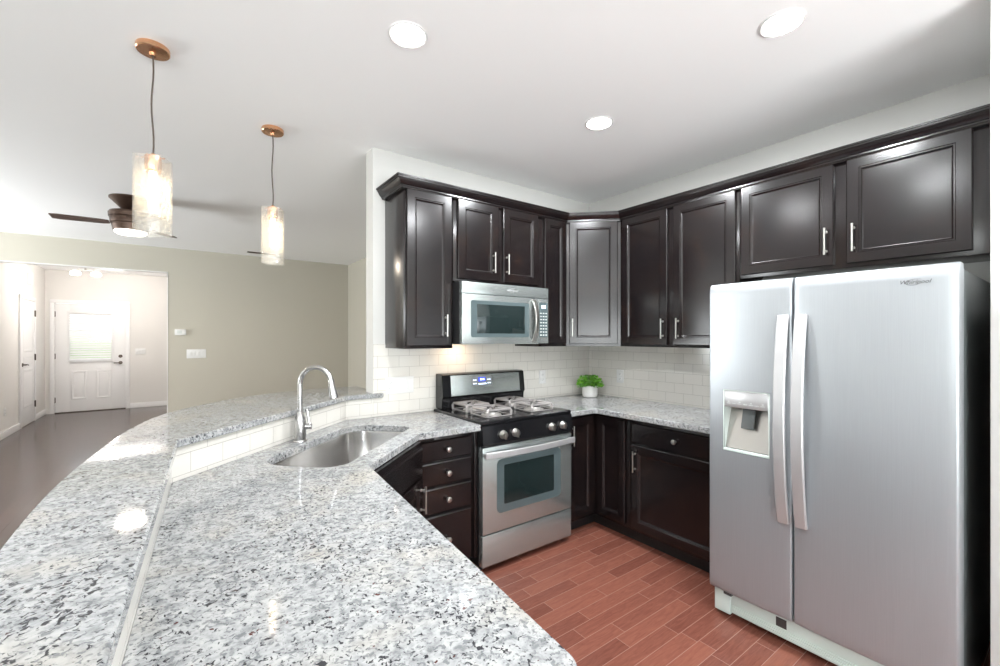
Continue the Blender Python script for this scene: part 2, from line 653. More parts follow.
def knob(parent, x, y, z):
    bm = BM()
    lathe(bm, [(0.008, 0), (0.006, 0.006), (0.006, 0.012), (0.014, 0.018), (0.0165, 0.024), (0.0145, 0.029), (0.006, 0.031)], 20,
          Matrix.Translation((x, y, z)) @ Matrix.Rotation(R(90), 4, 'X'))
    return obj('knob', bm, M['nickel'], parent)


def cab_door(root, x0, x1, z0, z1, y, hx=None, hz=None, L=0.128):
    d = obj('door', panel(BM(), x0, x1, z0, z1, y, DOOR_RINGS), M['wood'], root, sharp=20)
    if hx is not None:
        bar_handle('handle', d, hx, y - 0.020, hz, L)
    return d


def cab_drawer(root, x0, x1, z0, z1, y, with_knob=True):
    d = obj('drawer', panel(BM(), x0, x1, z0, z1, y, SLAB_RINGS), M['wood'], root, sharp=20)
    if with_knob:
        knob(d, (x0 + x1) / 2, y - 0.020, (z0 + z1) / 2)
    return d


def text_bm(body, size, mtx, shear=0.0, depth=0.0006):
    cu = bpy.data.curves.new('lettering', 'FONT')
    cu.body = body
    cu.size = size
    cu.shear = shear
    cu.extrude = depth
    cu.align_x = 'CENTER'
    cu.align_y = 'CENTER'
    cu.resolution_u = 3
    o = bpy.data.objects.new('lettering', cu)
    COL.objects.link(o)
    dg = bpy.context.evaluated_depsgraph_get()
    me = bpy.data.meshes.new_from_object(o.evaluated_get(dg))
    bm = BM()
    bm.from_mesh(me)
    bm.transform(mtx)
    bpy.data.objects.remove(o)
    bpy.data.curves.remove(cu)
    bpy.data.meshes.remove(me)
    return bm


FRONT = Matrix.Rotation(R(90), 4, 'X')      # text in the XZ plane, readable from -Y


def badge(parent, x, y, z, size, m):
    """italic appliance lettering with an oval swoosh round its middle"""
    bm = text_bm('Whirlpool', size, Matrix.Translation((x, y, z)) @ FRONT, shear=0.35)
    pts = []
    for k in range(19):
        a = R(40 + k * 16)
        pts.append((x + math.cos(a) * size * 1.15, y - 0.0003, z + math.sin(a) * size * 0.52 + math.cos(a) * size * 0.12))
    tube(bm, pts, [size * 0.035 * math.sin(PI * (k + 1) / 20) + 0.0002 for k in range(19)], seg=6)
    return obj('badge', bm, m, parent)


# ------------------------------------------------------------------ the setting
struct('floor', bx(-3.30, 0.1, -6.0, 0.0, -0.05, 0.0), M['floor'])
fl = BM()
box(fl, -7.6, -3.30, -6.0, 4.95, -0.05, 0.0)
box(fl, -3.30, -0.63, 0.0, 4.95, -0.05, 0.0)
box(fl, -5.3, -2.4, 4.95, 9.0, -0.05, 0.0)
struct('floor_living_room', fl, M['floordim'])
struct('ceiling', bx(-7.7, 0.12, -6.1, 9.0, H, H + 0.1), M['ceiling'])
struct('wall_back', bx(-2.108, 0.12, 0.0, 0.13, 0, H), M['wallkitchen'])
struct('wall_right', bx(0.0, 0.12, -6.1, 0.0, 0, H), M['wallkitchen'])
struct('wall_stub', bx(-0.77, 0.0, -2.75, -2.625, 0, H, 0.004), M['wallkitchen'])
struct('wall_living_right', bx(-0.75, -0.63, 0.13, 4.95, 0, H), M['wallgrey'])
w = BM()
box(w, -3.283, -0.63, 4.95, 5.08, 0, H)
box(w, -5.18, -3.283, 4.95, 5.08, 2.372, H)
box(w, -7.6, -5.18, 4.95, 5.08, 0, H)
struct('wall_living_back', w, M['wallgrey'])
struct('wall_foyer_left', bx(-5.30, -5.18, 5.08, 8.87, 0, H), M['wallfoyer'])
w = BM()
box(w, -5.18, -5.055, 8.75, 8.87, 0, H)
box(w, -4.025, -2.4, 8.75, 8.87, 0, H)
box(w, -5.055, -4.025, 8.75, 8.87, 2.095, H)
struct('wall_foyer_back', w, M['wallfoyer'])
struct('wall_foyer_right', bx(-2.5, -2.4, 5.08, 8.75, 0, H), M['wallfoyer'])


def wall_with_openings(axis, pos, th, a0, a1, openings):
    bm = BM()
    cuts = sorted(openings)
    cur = a0
    def bb(u0, u1, z0, z1):
        if axis == 'x':
            box(bm, pos, pos + th, u0, u1, z0, z1)
        else:
            box(bm, u0, u1, pos, pos + th, z0, z1)
    for u0, u1, z0, z1 in cuts:
        bb(cur, u0, 0, H)
        if z0 > 0:
            bb(u0, u1, 0, z0)
        bb(u0, u1, z1, H)
        cur = u1
    bb(cur, a1, 0, H)
    return bm


FRONT_OPEN = [(-6.4, -4.2, 0.7, 2.2), (-3.25, -0.95, 0.0, 2.1)]
LEFT_OPEN = [(-5.1, -3.1, 0.65, 2.25), (2.4, 4.2, 0.65, 2.25)]
struct('wall_front', wall_with_openings('y', -6.0, -0.1, -7.6, 0.0, FRONT_OPEN), M['wallkitchen'])
struct('wall_left', wall_with_openings('x', -7.6, -0.1, -6.1, 5.08, LEFT_OPEN), M['wallgrey'])
# window frames in those openings
wi = 0
for u0, u1, z0, z1 in FRONT_OPEN:
    wi += 1
    bm = BM()
    t = 0.05
    for a, b, c, d in ((u0, u1, z0, z0 + t), (u0, u1, z1 - t, z1), (u0, u0 + t, z0, z1), (u1 - t, u1, z0, z1),
                       ((u0 + u1) / 2 - t / 2, (u0 + u1) / 2 + t / 2, z0, z1)):
        box(bm, a, b, -6.06, -6.01, c, d)
    struct('window_%d' % wi, bm, M['trim'])
for u0, u1, z0, z1 in LEFT_OPEN:
    wi += 1
    bm = BM()
    for a, b, c, d in ((u0, u1, z0, z0 + t), (u0, u1, z1 - t, z1), (u0, u0 + t, z0, z1), (u1 - t, u1, z0, z1),
                       ((u0 + u1) / 2 - t / 2, (u0 + u1) / 2 + t / 2, z0, z1), (u0, u1, (z0 + z1) / 2 - t / 2, (z0 + z1) / 2 + t / 2)):
        box(bm, -7.66, -7.61, a, b, c, d)
    struct('window_%d' % wi, bm, M['trim'])


# tile: strips along a path of plan points, with u in metres along the path
def tile_strip(name, path, z0, z1, th=0.008, u0=0.0):
    bm = BM()
    uvl = bm.loops.layers.uv.new('UVMap')
    outp = offset_poly(path, -th, closed=False)       # right of travel = room side
    u = u0
    for i in range(len(path) - 1):
        a, b = outp[i], outp[i + 1]
        a2, b2 = path[i], path[i + 1]
        L = (Vector(b) - Vector(a)).length
        def quad(ps, uvs):
            f = bm.faces.new([bm.verts.new(q) for q in ps])
            for lo, q in zip(f.loops, uvs):
                lo[uvl].uv = q
        quad([(*a, z0), (*b, z0), (*b, z1), (*a, z1)], [(u, z0), (u + L, z0), (u + L, z1), (u, z1)])
        quad([(*a, z1), (*b, z1), (*b2, z1), (*a2, z1)], [(u, z1 - 0.01), (u + L, z1 - 0.01), (u + L, z1 - 0.012), (u, z1 - 0.012)])
        if i == 0:
            quad([(*a2, z0), (*a, z0), (*a, z1), (*a2, z1)], [(u, z0), (u, z0), (u, z1), (u, z1)])
        if i == len(path) - 2:
            quad([(*b, z0), (*b2, z0), (*b2, z1), (*b, z1)], [(u + L, z0), (u + L, z0), (u + L, z1), (u + L, z1)])
        u += L
    bmesh.ops.remove_doubles(bm, verts=bm.verts, dist=1e-5)
    return struct(name, bm, M['tile'])


TZ0 = 0.9145
tile_strip('wall_backsplash_back', [(-2.107, 0.0), (-0.008, 0.0)], TZ0, 1.40, u0=0.05)
tile_strip('wall_backsplash_right', [(0.0, 0.0), (0.0, -1.66)], TZ0, 1.40, u0=0.03)
KNEE = [(-3.2525, -2.37), (-3.178, -0.851), (-2.29, 0.0), (-2.1075, 0.0)]
BARZ0, BARZ1 = 1.04, 1.07
tile_strip('wall_backsplash_bar', KNEE, TZ0, BARZ0, u0=0.02)
kb = offset_poly(KNEE, 0.12, closed=False)
kw = KNEE[:3] + [(-2.109, 0.0), (-2.109, 0.115)] + [kb[2], kb[1], kb[0]]
struct('wall_knee', prism(BM(), kw, 0, BARZ0), M['wallkitchen'])

# baseboards, casings of the foyer
struct('baseboard_foyer_left', box(bx(-5.18, -5.165, 5.08, 7.10, 0, 0.10, 0.003), -5.18, -5.165, 8.02, 8.75, 0, 0.10, 0.003), M['trim'])
struct('baseboard_foyer_back', bx(-3.96, -2.5, 8.735, 8.75, 0, 0.10, 0.003), M['trim'])
struct('baseboard_living', box(bx(-3.2, -0.75, 4.935, 4.95, 0, 0.10, 0.003), -7.6, -5.26, 4.935, 4.95, 0, 0.1, 0.003), M['trim'])
tr = BM()
box(tr, -3.295, -3.283, 4.945, 5.085, 0, 2.372)
box(tr, -5.18, -3.283, 4.945, 5.085, 2.36, 2.372)
struct('trim_1', tr, M['trim'], label='white liner around the wide foyer opening')
tr = BM()
box(tr, -5.115, -5.05, 8.728, 8.75, 0, 2.155, 0.004)
box(tr, -4.03, -3.965, 8.728, 8.75, 0, 2.155, 0.004)
box(tr, -5.115, -3.965, 8.726, 8.75, 2.09, 2.155, 0.004)
struct('trim_2', tr, M['trim'], label='white casing around the front door')
tr = BM()
box(tr, -5.18, -5.158, 7.10, 7.165, 0, 2.12, 0.004)
box(tr, -5.18, -5.158, 7.955, 8.02, 0, 2.12, 0.004)
box(tr, -5.18, -5.156, 7.10, 8.02, 2.055, 2.12, 0.004)
struct('trim_3', tr, M['trim'], label='white casing around the closet door')
struct('trim_4', box(box(bx(-3.29, -3.277, -2.37, -0.8, 0, 0.1), -2.16, -0.75, 0.13, 0.143, 0, 0.1), -0.763, -0.75, 0.14, 4.94, 0, 0.1), M['trim'])


# front door with a blind behind its pane
def make_front_door():
    d = bpy.data.objects.new('door_1', None)
    COL.objects.link(d)
    d['kind'] = 'structure'
    d['label'] = 'white front door with half window and blind at the end of the foyer'
    d.location = (-5.05, 8.80, 0)
    W, HT = 1.02, 2.085
    bm = BM()
    wx0, wx1, wz0, wz1 = 0.20, 0.80, 1.0, 1.91
    box(bm, 0, wx0, -0.045, 0, 0.015, HT, 0.002)
    box(bm, wx1, W, -0.045, 0, 0.015, HT, 0.002)
    box(bm, wx0, wx1, -0.045, 0, 0.015, wz0, 0.002)
    box(bm, wx0, wx1, -0.045, 0, wz1, HT, 0.002)
    for px0, px1 in ((0.22, 0.45), (0.57, 0.80)):
        panel(bm, px0, px1, 0.24, 0.80, -0.0445, [(0, 0.001), (0.012, 0.008), (0.03, 0.008), (0.045, 0.001), (0.06, 0.005)])
    obj('slab', bm, M['trim'], d, sharp=20)
    fr = BM()
    for a, b, c, e2 in ((wx0 - 0.03, wx1 + 0.03, wz0 - 0.03, wz0), (wx0 - 0.03, wx1 + 0.03, wz1, wz1 + 0.03),
                        (wx0 - 0.03, wx0, wz0, wz1), (wx1, wx1 + 0.03, wz0, wz1)):
        box(fr, a, b, -0.056, -0.044, c, e2, 0.002)
    obj('window_frame', fr, M['trim'], d)
    obj('window_pane', bx(wx0, wx1, -0.016, -0.010, wz0, wz1), M['pane'], d)
    bl = BM()
    box(bl, wx0 - 0.02, wx1 + 0.02, -0.085, -0.05, wz1 - 0.01, wz1 + 0.03, 0.002)
    box(bl, wx0 - 0.01, wx1 + 0.01, -0.075, -0.055, wz0 - 0.035, wz0 - 0.015, 0.002)
    nsl = 20
    for k in range(nsl):
        z = wz0 + 0.02 + k * (wz1 - wz0 - 0.04) / (nsl - 1)
        vs = [bl.verts.new(v) for v in ((wx0, -0.080, z - 0.016), (wx1, -0.080, z - 0.016), (wx1, -0.054, z + 0.018), (wx0, -0.054, z + 0.018))]
        f = bl.faces.new(vs)
        r = bmesh.ops.extrude_face_region(bl, geom=[f])
        bmesh.ops.translate(bl, vec=(0, 0.001, -0.003), verts=[v for v in r['geom'] if isinstance(v, bmesh.types.BMVert)])
    for xx in (wx0 + 0.15, wx1 - 0.15):
        box(bl, xx - 0.002, xx + 0.002, -0.069, -0.066, wz0 - 0.02, wz1)
    obj('blind', bl, M['trim'], d)
    hb = BM()
    cyl(hb, (0.94, -0.045, 0.93), (0.94, -0.055, 0.93), 0.032)
    cyl(hb, (0.94, -0.05, 0.93), (0.94, -0.095, 0.93), 0.012)
    box(hb, 0.84, 0.952, -0.105, -0.088, 0.921, 0.939, 0.005)
    obj('handle', hb, M['hinge'], d)
    db = BM()
    cyl(db, (0.94, -0.045, 1.06), (0.94, -0.06, 1.06), 0.032)
    box(db, 0.933, 0.947, -0.085, -0.058, 1.04, 1.08, 0.003)
    obj('deadbolt', db, M['hinge'], d)
    for z in (0.25, 1.08, 1.88):
        hg = bx(-0.02, 0.012, -0.052, -0.043, z - 0.05, z + 0.05)
        cyl(hg, (-0.003, -0.055, z - 0.055), (-0.003, -0.055, z + 0.055), 0.008, seg=10)
        obj('hinge', hg, M['hinge'], d)
    obj('threshold', bx(0, W, -0.07, 0.05, 0.0, 0.014, 0.003), M['hinge'], d)


make_front_door()


def make_closet_door():
    d = bpy.data.objects.new('door_2', None)
    COL.objects.link(d)
    d['kind'] = 'structure'
    d['label'] = 'narrow white panelled closet door on the left foyer wall'
    d.location = (-5.175, 7.165, 0)
    d.rotation_euler = (0, 0, R(90))
    W, HT = 0.79, 2.05
    bm = bx(0, W, -0.010, 0.0, 0.012, HT, 0.002)
    for z0, z1 in ((0.30, 0.93), (0.98, 1.12), (1.20, 1.92)):
        if z1 - z0 < 0.3:
            continue
        panel(bm, 0.12, W - 0.12, z0, z1, -0.0095, [(0, 0.001), (0.012, 0.007), (0.03, 0.007), (0.05, 0.001), (0.065, 0.004)])
    panel(bm, 0.12, W - 0.12, 1.0, 1.13, -0.0095, [(0, 0.001), (0.01, 0.006), (0.03, 0.002), (0.04, 0.004)])
    obj('slab', bm, M['trim'], d, sharp=20)
    hb = BM()
    cyl(hb, (0.07, -0.010, 1.0), (0.07, -0.018, 1.0), 0.03)
    cyl(hb, (0.07, -0.015, 1.0), (0.07, -0.055, 1.0), 0.011)
    tube(hb, [(0.06, -0.055, 1.0), (0.10, -0.056, 1.005), (0.15, -0.055, 1.0), (0.19, -0.053, 0.99)], 0.009, seg=8)
    obj('handle', hb, M['hinge'], d)
    for z in (0.3, 1.1, 1.85):
        hg = bx(W - 0.012, W + 0.02, -0.014, -0.009, z - 0.05, z + 0.05)
        cyl(hg, (W + 0.003, -0.02, z - 0.055), (W + 0.003, -0.02, z + 0.055), 0.008, seg=10)
        obj('hinge', hg, M['hinge'], d)


make_closet_door()

# ------------------------------------------------------------------ wall plates


def plate(label, cat, name, loc, rotz, w, h, kinds, group=None):
    root = thing(name, label, cat, loc, rotz, group)
    obj('plate', bx(-w / 2, w / 2, -0.006, 0, -h / 2, h / 2, 0.003), M['plastic'], root)
    n = len(kinds)
    for i, k in enumerate(kinds):
        cx = (i - (n - 1) / 2) * 0.046
        if k == 'outlet':
            for s in (-1, 1):
                f = obj('socket', bx(cx - 0.016, cx + 0.016, -0.0085, -0.005, s * 0.021 - 0.014, s * 0.021 + 0.014, 0.003), M['plastic'], root)
                sl = bx(cx - 0.0075, cx - 0.0055, -0.009, -0.008, s * 0.021 - 0.003, s * 0.021 + 0.006)
                box(sl, cx + 0.0055, cx + 0.0075, -0.009, -0.008, s * 0.021 - 0.003, s * 0.021 + 0.005)
                cyl(sl, (cx, -0.0080, s * 0.021 - 0.008), (cx, -0.009, s * 0.021 - 0.008), 0.0024, seg=8)
                obj('slots', sl, M['slot'], f)
        elif k == 'rocker':
            sb = bx(cx - 0.016, cx + 0.016, -0.0075, -0.005, -0.033, 0.033, 0.002)
            box(sb, cx - 0.014, cx + 0.014, -0.0105, -0.006, 0.0, 0.031, 0.002)
            obj('switch', sb, M['plastic'], root)
    return root


TY = -0.008
plate('wide white four-gang plate on the tile between bar and stove', 'wall plate', 'switch_plate', (-1.922, TY, 1.115), 0, 0.205, 0.115,
      ['outlet', 'rocker', 'rocker', 'rocker'])
plate('white outlet on the tile between stove and potted plant', 'outlet', 'wall_outlet', (-0.606, TY, 1.10), 0, 0.074, 0.116, ['outlet'], 'tile outlets')
plate('white outlet on the right-hand tile between plant and refrigerator', 'outlet', 'wall_outlet', (TY, -0.372, 1.10), R(-90), 0.074, 0.116, ['outlet'], 'tile outlets')
plate('white four-switch plate on the grey living room wall below the thermostat', 'wall plate', 'switch_plate', (-2.95, 4.95, 1.20), 0, 0.235, 0.13,
      ['rocker', 'rocker', 'rocker', 'rocker'])
plate('white switch plate on the foyer wall right of the front door', 'wall plate', 'switch_plate', (-3.80, 8.75, 1.15), 0, 0.165, 0.118, ['rocker', 'rocker', 'rocker'])
plate('white outlet low on the left foyer wall', 'outlet', 'wall_outlet', (-5.18, 6.43, 0.37), R(90), 0.074, 0.116, ['outlet'])
t = thing('thermostat', 'small white thermostat on the grey wall above the switches', 'thermostat', (-3.14, 4.95, 1.515))
obj('body', bx(-0.066, 0.066, -0.025, 0, -0.042, 0.042, 0.006), M['plastic'], t)
obj('display', bx(-0.038, 0.018, -0.027, -0.024, -0.018, 0.026, 0.002), M['plasticgrey'], t)
t = thing('door_chime', 'small white chime box high on the left foyer wall', 'door chime', (-5.18, 7.65, 2.42), R(90))
obj('cover', bx(-0.07, 0.07, -0.045, 0, -0.10, 0.10, 0.01), M['plastic'], t)
obj('speaker_slots', box(bx(-0.045, 0.045, -0.047, -0.044, -0.06, -0.055), -0.045, 0.045, -0.047, -0.044, -0.045, -0.04), M['plasticgrey'], t)

# ------------------------------------------------------------------ countertops, bar top
CZ0, CZ1 = 0.876, 0.914
RX0, RX1 = -1.672, -0.910          # range
SC_C = Vector((-2.461, -0.602))    # sink centre
SU = Vector((0.7071, 0.7071))
SV = Vector((0.7071, -0.7071))


def rrect(w, h, rad, n=7):
    pts = []
    for sx, sy, a0, rr in ((1, 1, 0, rad[0]), (-1, 1, 90, rad[1]), (-1, -1, 180, rad[2]), (1, -1, 270, rad[3])):
        cx, cy = sx * (w / 2 - rr), sy * (h / 2 - rr)
        for k in range(n):
            a = R(a0 + 90 * k / (n - 1))
            pts.append((cx + rr * math.cos(a), cy + rr * math.sin(a)))
    return pts


# local x along the counter diagonal, local y towards the front of the counter
def sink_loop(w, h, rad):
    return [tuple(SC_C + SU * x + SV * y) for x, y in rrect(w, h, rad)]


sink_hole = sink_loop(0.845, 0.385, (0.075, 0.10, 0.13, 0.13))
if sum(a[0] * b[1] - b[0] * a[1] for a, b in zip(sink_hole, sink_hole[1:] + sink_hole[:1])) > 0:
    sink_hole.reverse()
kf = offset_poly(KNEE, -0.0045, closed=False)
end = []
for k in range(9):
    a = R(-90 + 90 * k / 8)
    end.append((-2.668 + 0.055 * math.cos(a), -2.315 + 0.055 * math.sin(a)))
outer = [kf[0]] + end + [(-2.512, -1.065), (-2.085, -0.648), (RX0 - 0.003, -0.648), (RX0 - 0.003, -0.0045), kf[2], kf[1]]
ct = obj('granite_countertop', slab(BM(), outer, CZ0, CZ1, [sink_hole]), M['granite'])
tag(ct, 'speckled granite countertop of the peninsula with the sink cut into it', 'countertop')
outer = [(RX1 + 0.003, -0.0045), (RX1 + 0.003, -0.648), (-0.665, -0.648), (-0.645, -0.668), (-0.645, -1.655), (-0.0045, -1.655), (-0.0045, -0.0045)]
ct = obj('granite_countertop', slab(BM(), outer, CZ0, CZ1), M['granite'])
tag(ct, 'speckled granite countertop in the corner between stove and refrigerator', 'countertop')


def catmull(pts, n=8):
    res = []
    P = [Vector(p) for p in pts]
    for i in range(len(P) - 1):
        p0, p1, p2, p3 = P[max(i - 1, 0)], P[i], P[i + 1], P[min(i + 2, len(P) - 1)]
        for k in range(n):
            t = k / n
            res.append(tuple(0.5 * ((2 * p1) + (p2 - p0) * t + (2 * p0 - 5 * p1 + 4 * p2 - p3) * t * t + (3 * p1 - p0 - 3 * p2 + p3) * t ** 3)))
    res.append(tuple(P[-1]))
    return res


outside = catmull([(-3.34, -2.40), (-3.385, -2.1), (-3.405, -1.73), (-3.405, -1.35), (-3.375, -0.97), (-3.315, -0.52), (-3.20, -0.13), (-2.95, 0.20), (-2.62, 0.43), (-2.35, 0.50), (-2.05, 0.50)], 6)
bi = offset_poly(KNEE, -0.027, closed=False)
bar = [bi[0], bi[1], bi[2], (-2.060, -0.027), (-2.044, -0.020), (-2.038, -0.0095), (-2.109, -0.0095), (-2.109, 0.135), (-2.05, 0.135)] + outside[::-1]
bt = obj('granite_bar_top', slab(BM(), bar, BARZ0, BARZ1), M['granite'])
tag(bt, 'raised curved granite bar top above the sink, facing the living room', 'bar top')

# ------------------------------------------------------------------ sink and faucet
t = thing('kitchen_sink', 'undermount stainless steel sink in the diagonal counter', 'sink', (SC_C.x, SC_C.y, 0.70))
bm = BM()
loops = []
rad = (0.075, 0.10, 0.13, 0.13)
for w_, h_, z, rs in ((0.88, 0.42, 0.8755, 1.15), (0.855, 0.395, 0.8755, 1.05), (0.85, 0.39, 0.865, 1.0), (0.83, 0.37, 0.725, 1.0), (0.81, 0.35, 0.700, 1.0), (0.76, 0.30, 0.690, 1.0), (0.10, 0.10, 0.684, 0.35)):
    lp = [SU * x + SV * y for x, y in rrect(w_, h_, tuple(min(r_ * rs, 0.049 if w_ < 0.2 else 1) for r_ in rad))]
    loops.append([bm.verts.new((q.x, q.y, z - 0.70)) for q in lp])
for a, b in zip(loops, loops[1:]):
    n = len(a)
    for k in range(n):
        bm.faces.new((a[k], a[(k + 1) % n], b[(k + 1) % n], b[k]))
bm.faces.new(loops[-1])
so = obj('bowl', bm, M['steel_sink'], t)
sm_ = so.modifiers.new('thickness', 'SOLIDIFY')
sm_.thickness = 0.002
bm = lathe(BM(), [(0.057, 0.0), (0.055, 0.003), (0.042, 0.003), (0.036, -0.004), (0.010, -0.004)], 28, Matrix.Translation((0, 0, -0.0145)))
obj('drain', bm, M['faucet'], t)

FB = Vector((-2.652, -0.452, CZ1))
t = thing('kitchen_faucet', 'satin nickel gooseneck faucet with pull-down spray head behind the sink', 'faucet', FB, R(-45))
# local +x points over the sink
obj('base_plate', lathe(BM(), [(0.033, 0.0005), (0.033, 0.004), (0.031, 0.009), (0.030, 0.010)], 28), M['faucet'], t)
obj('body', lathe(BM(), [(0.0275, 0.009), (0.029, 0.03), (0.0285, 0.100), (0.0245, 0.122), (0.016, 0.143), (0.0125, 0.152)], 28), M['faucet'], t)
pts = [(0, 0, 0.14), (0, 0, 0.20), (0, 0, 0.27), (0, 0, 0.292)]
for k in range(1, 17):
    a = R(180 - 165 * k / 16)
    pts.append((0.086 + 0.086 * math.cos(a), 0, 0.292 + 0.088 * math.sin(a)))
obj('spout', tube(BM(), pts, 0.0122, seg=16), M['faucet'], t)
p0 = Vector(pts[-1])
d = (p0 - Vector(pts[-2])).normalized()
d = Vector((0.20, 0, -1)).normalized()
bm = tube(BM(), [p0 - d * 0.004, p0 + d * 0.012, p0 + d * 0.03, p0 + d * 0.075, p0 + d * 0.092], [0.0130, 0.0155, 0.0160, 0.0215, 0.0215], seg=20)
sh = obj('spray_head', bm, M['faucet'], t)
q = p0 + d * 0.05
obj('spray_button', tube(BM(), [q + d * -0.018 + Vector((-0.0165, 0, 0)), q + d * 0.016 + Vector((-0.0175, 0, 0))], 0.006, seg=8), M['blackmatte'], sh)
bm = BM()
side = Vector((0.62, -0.62, 0)).normalized()
side = Vector((0.9, 0.35, 0)).normalized()
cyl(bm, (0, 0, 0.075), tuple(side * 0.055 + Vector((0, 0, 0.075))), 0.016, 0.0145)
tube(bm, [side * 0.045 + Vector((0, 0, 0.082)), side * 0.040 + Vector((0, 0, 0.12)), side * 0.032 + Vector((0, 0, 0.165))], [0.0075, 0.0065, 0.0075], seg=10)
obj('lever', bm, M['faucet'], t)

# ------------------------------------------------------------------ base cabinets
BD = 0.60


def base_cab(name, label, loc, rotz, W, depth=BD, zt=0.8755, group=None, notch=0.0):
    root = thing(name, label, 'cabinet', loc, rotz, group)
    bm = BM()
    # face frame box
    box(bm, notch, W, -depth, -0.002, 0.10, zt, 0.0015)
    if notch:
        box(bm, 0, notch + 0.001, -depth, -depth + 0.03, 0.10, zt)
    obj('carcass', bm, M['wood'], root)
    obj('toe_kick', bx(0, W, -depth + 0.07, -0.01, 0.0, 0.10), M['kick'], root)
    return root


c = base_cab('drawer_cabinet', 'dark wood base cabinet of four drawers left of the stove', (-2.075, 0, 0), 0, 0.375, notch=0.11)
y = -BD
for z0, z1 in ((0.738, 0.852), (0.592, 0.724), (0.432, 0.578), (0.125, 0.418)):
    cab_drawer(c, 0.018, 0.352, z0, z1, y)
# filler strip beside the range stays with the cabinet
obj('filler_strip', bx(0.3755, 0.3995, -0.612, -0.2, 0.10, 0.875, 0.001), M['wood'], c)

# diagonal sink base
A = Vector((-2.485, -1.065))
B = Vector((-2.085, -0.675))
dv = (B - A)
W_ = dv.length
ang = math.atan2(dv.y, dv.x)
c = thing('sink_cabinet', 'dark wood diagonal cabinet under the sink', 'cabinet', (A.x, A.y, 0), ang)
bm = BM()
box(bm, 0, W_, 0, 0.02, 0.10, 0.8755)
box(bm, 0.02, W_ - 0.02, 0.02, 0.50, 0.10, 0.64)
obj('carcass', bm, M['wood'], c)
obj('toe_kick', bx(0, W_, 0.06, 0.10, 0, 0.0995), M['kick'], c)
cab_drawer(c, 0.025, W_ - 0.025, 0.70, 0.850, 0.0, with_knob=False).name = 'false_drawer_front'
cab_door(c, 0.025, W_ / 2 - 0.003, 0.125, 0.685, 0.0, W_ / 2 - 0.035, 0.58, 0.10)
cab_door(c, W_ / 2 + 0.003, W_ - 0.025, 0.125, 0.685, 0.0, W_ - 0.06, 0.58, 0.128)

# peninsula base under the near counter
c = thing('peninsula_cabinet', 'dark wood base cabinet under the near end of the peninsula', 'cabinet', (-3.185, -2.335, 0), R(90))
PW = 2.335 - 1.09
obj('carcass', bx(0, PW, -0.57, -0.004, 0.10, 0.8755, 0.0015), M['wood'], c)
obj('toe_kick', bx(0, PW, -0.50, -0.01, 0, 0.0995), M['kick'], c)
for k in range(2):
    x0 = 0.02 + k * PW / 2
    cab_drawer(c, x0, x0 + PW / 2 - 0.03, 0.70, 0.85, -0.57)
    cab_door(c, x0, x0 + PW / 2 - 0.03, 0.125, 0.685, -0.57, x0 + 0.04, 0.6)

# corner base with two doors meeting in the inner corner
c = thing('corner_base_cabinet', 'dark wood corner base cabinet with two narrow doors meeting right of the stove', 'cabinet', (0, 0, 0))
bm = prism(BM(), [(RX1 + 0.006, -0.002), (RX1 + 0.006, -0.60), (-0.60, -0.60), (-0.60, -0.925), (-0.002, -0.925), (-0.002, -0.002)], 0.10, 0.8755)
obj('carcass', bm, M['wood'], c)
bm = prism(BM(), [(RX1 + 0.006, -0.01), (RX1 + 0.006, -0.53), (-0.53, -0.53), (-0.53, -0.925), (-0.01, -0.925), (-0.01, -0.01)], 0.0, 0.10)
obj('toe_kick', bm, M['kick'], c)
cab_door(c, -0.888, -0.632, 0.125, 0.855, -0.60, -0.872, 0.735)
d = obj('door', panel(BM(), 0, 0.250, 0.125, 0.855, 0, DOOR_RINGS), M['wood'], c, (-0.60, -0.638, 0), sharp=20)
d.rotation_euler = (0, 0, R(-90))

c = base_cab('drawer_door_cabinet', 'dark wood base cabinet with one drawer and one door beside the refrigerator', (0, -0.927, 0), R(-90), 0.725)
cab_drawer(c, 0.020, 0.690, 0.715, 0.852, -BD)
cab_door(c, 0.020, 0.690, 0.125, 0.700, -BD, 0.052, 0.59)

# ------------------------------------------------------------------ upper cabinets
UZ0, UZ1 = 1.372, 2.40
UD = 0.305


def upper(name, label, loc, rotz, W, H_, depth=UD, doors=()):
    root = thing(name, label, 'cabinet', loc, rotz)
    obj('carcass', bx(0, W, -depth, -0.0015, 0, H_, 0.0015), M['wood'], root)
    for d_ in doors:
        x0, x1, z0, z1, hx, hz = d_
        cab_door(root, x0, x1, z0, z1, -depth, hx, hz)
    return root


UH = UZ1 - UZ0
UL = -2.024
upper('wall_cabinet', 'tall dark wall cabinet with one door left of the microwave', (UL, 0, UZ0), 0, RX0 - 0.002 - UL, UH,
      doors=[(0.014, 0.334, 0.018, UH - 0.022, 0.286, 0.150)])
MZ1 = 1.815
UH2 = UZ1 - MZ1 - 0.005
upper('wall_cabinet', 'short dark wall cabinet with two doors above the microwave', (RX0, 0, MZ1 + 0.005), 0, 0.762, UH2, depth=UD + 0.004,
      doors=[(0.030, 0.366, 0.020, UH2 - 0.022, 0.317, 0.150), (0.410, 0.742, 0.020, UH2 - 0.022, 0.437, 0.150)])
upper('wall_cabinet', 'narrow dark wall cabinet between microwave and corner cabinet', (RX1 + 0.002, 0, UZ0), 0, -0.612 - RX1 - 0.002, UH,
      doors=[(0.050, 0.285, 0.018, UH - 0.022, None, None)])
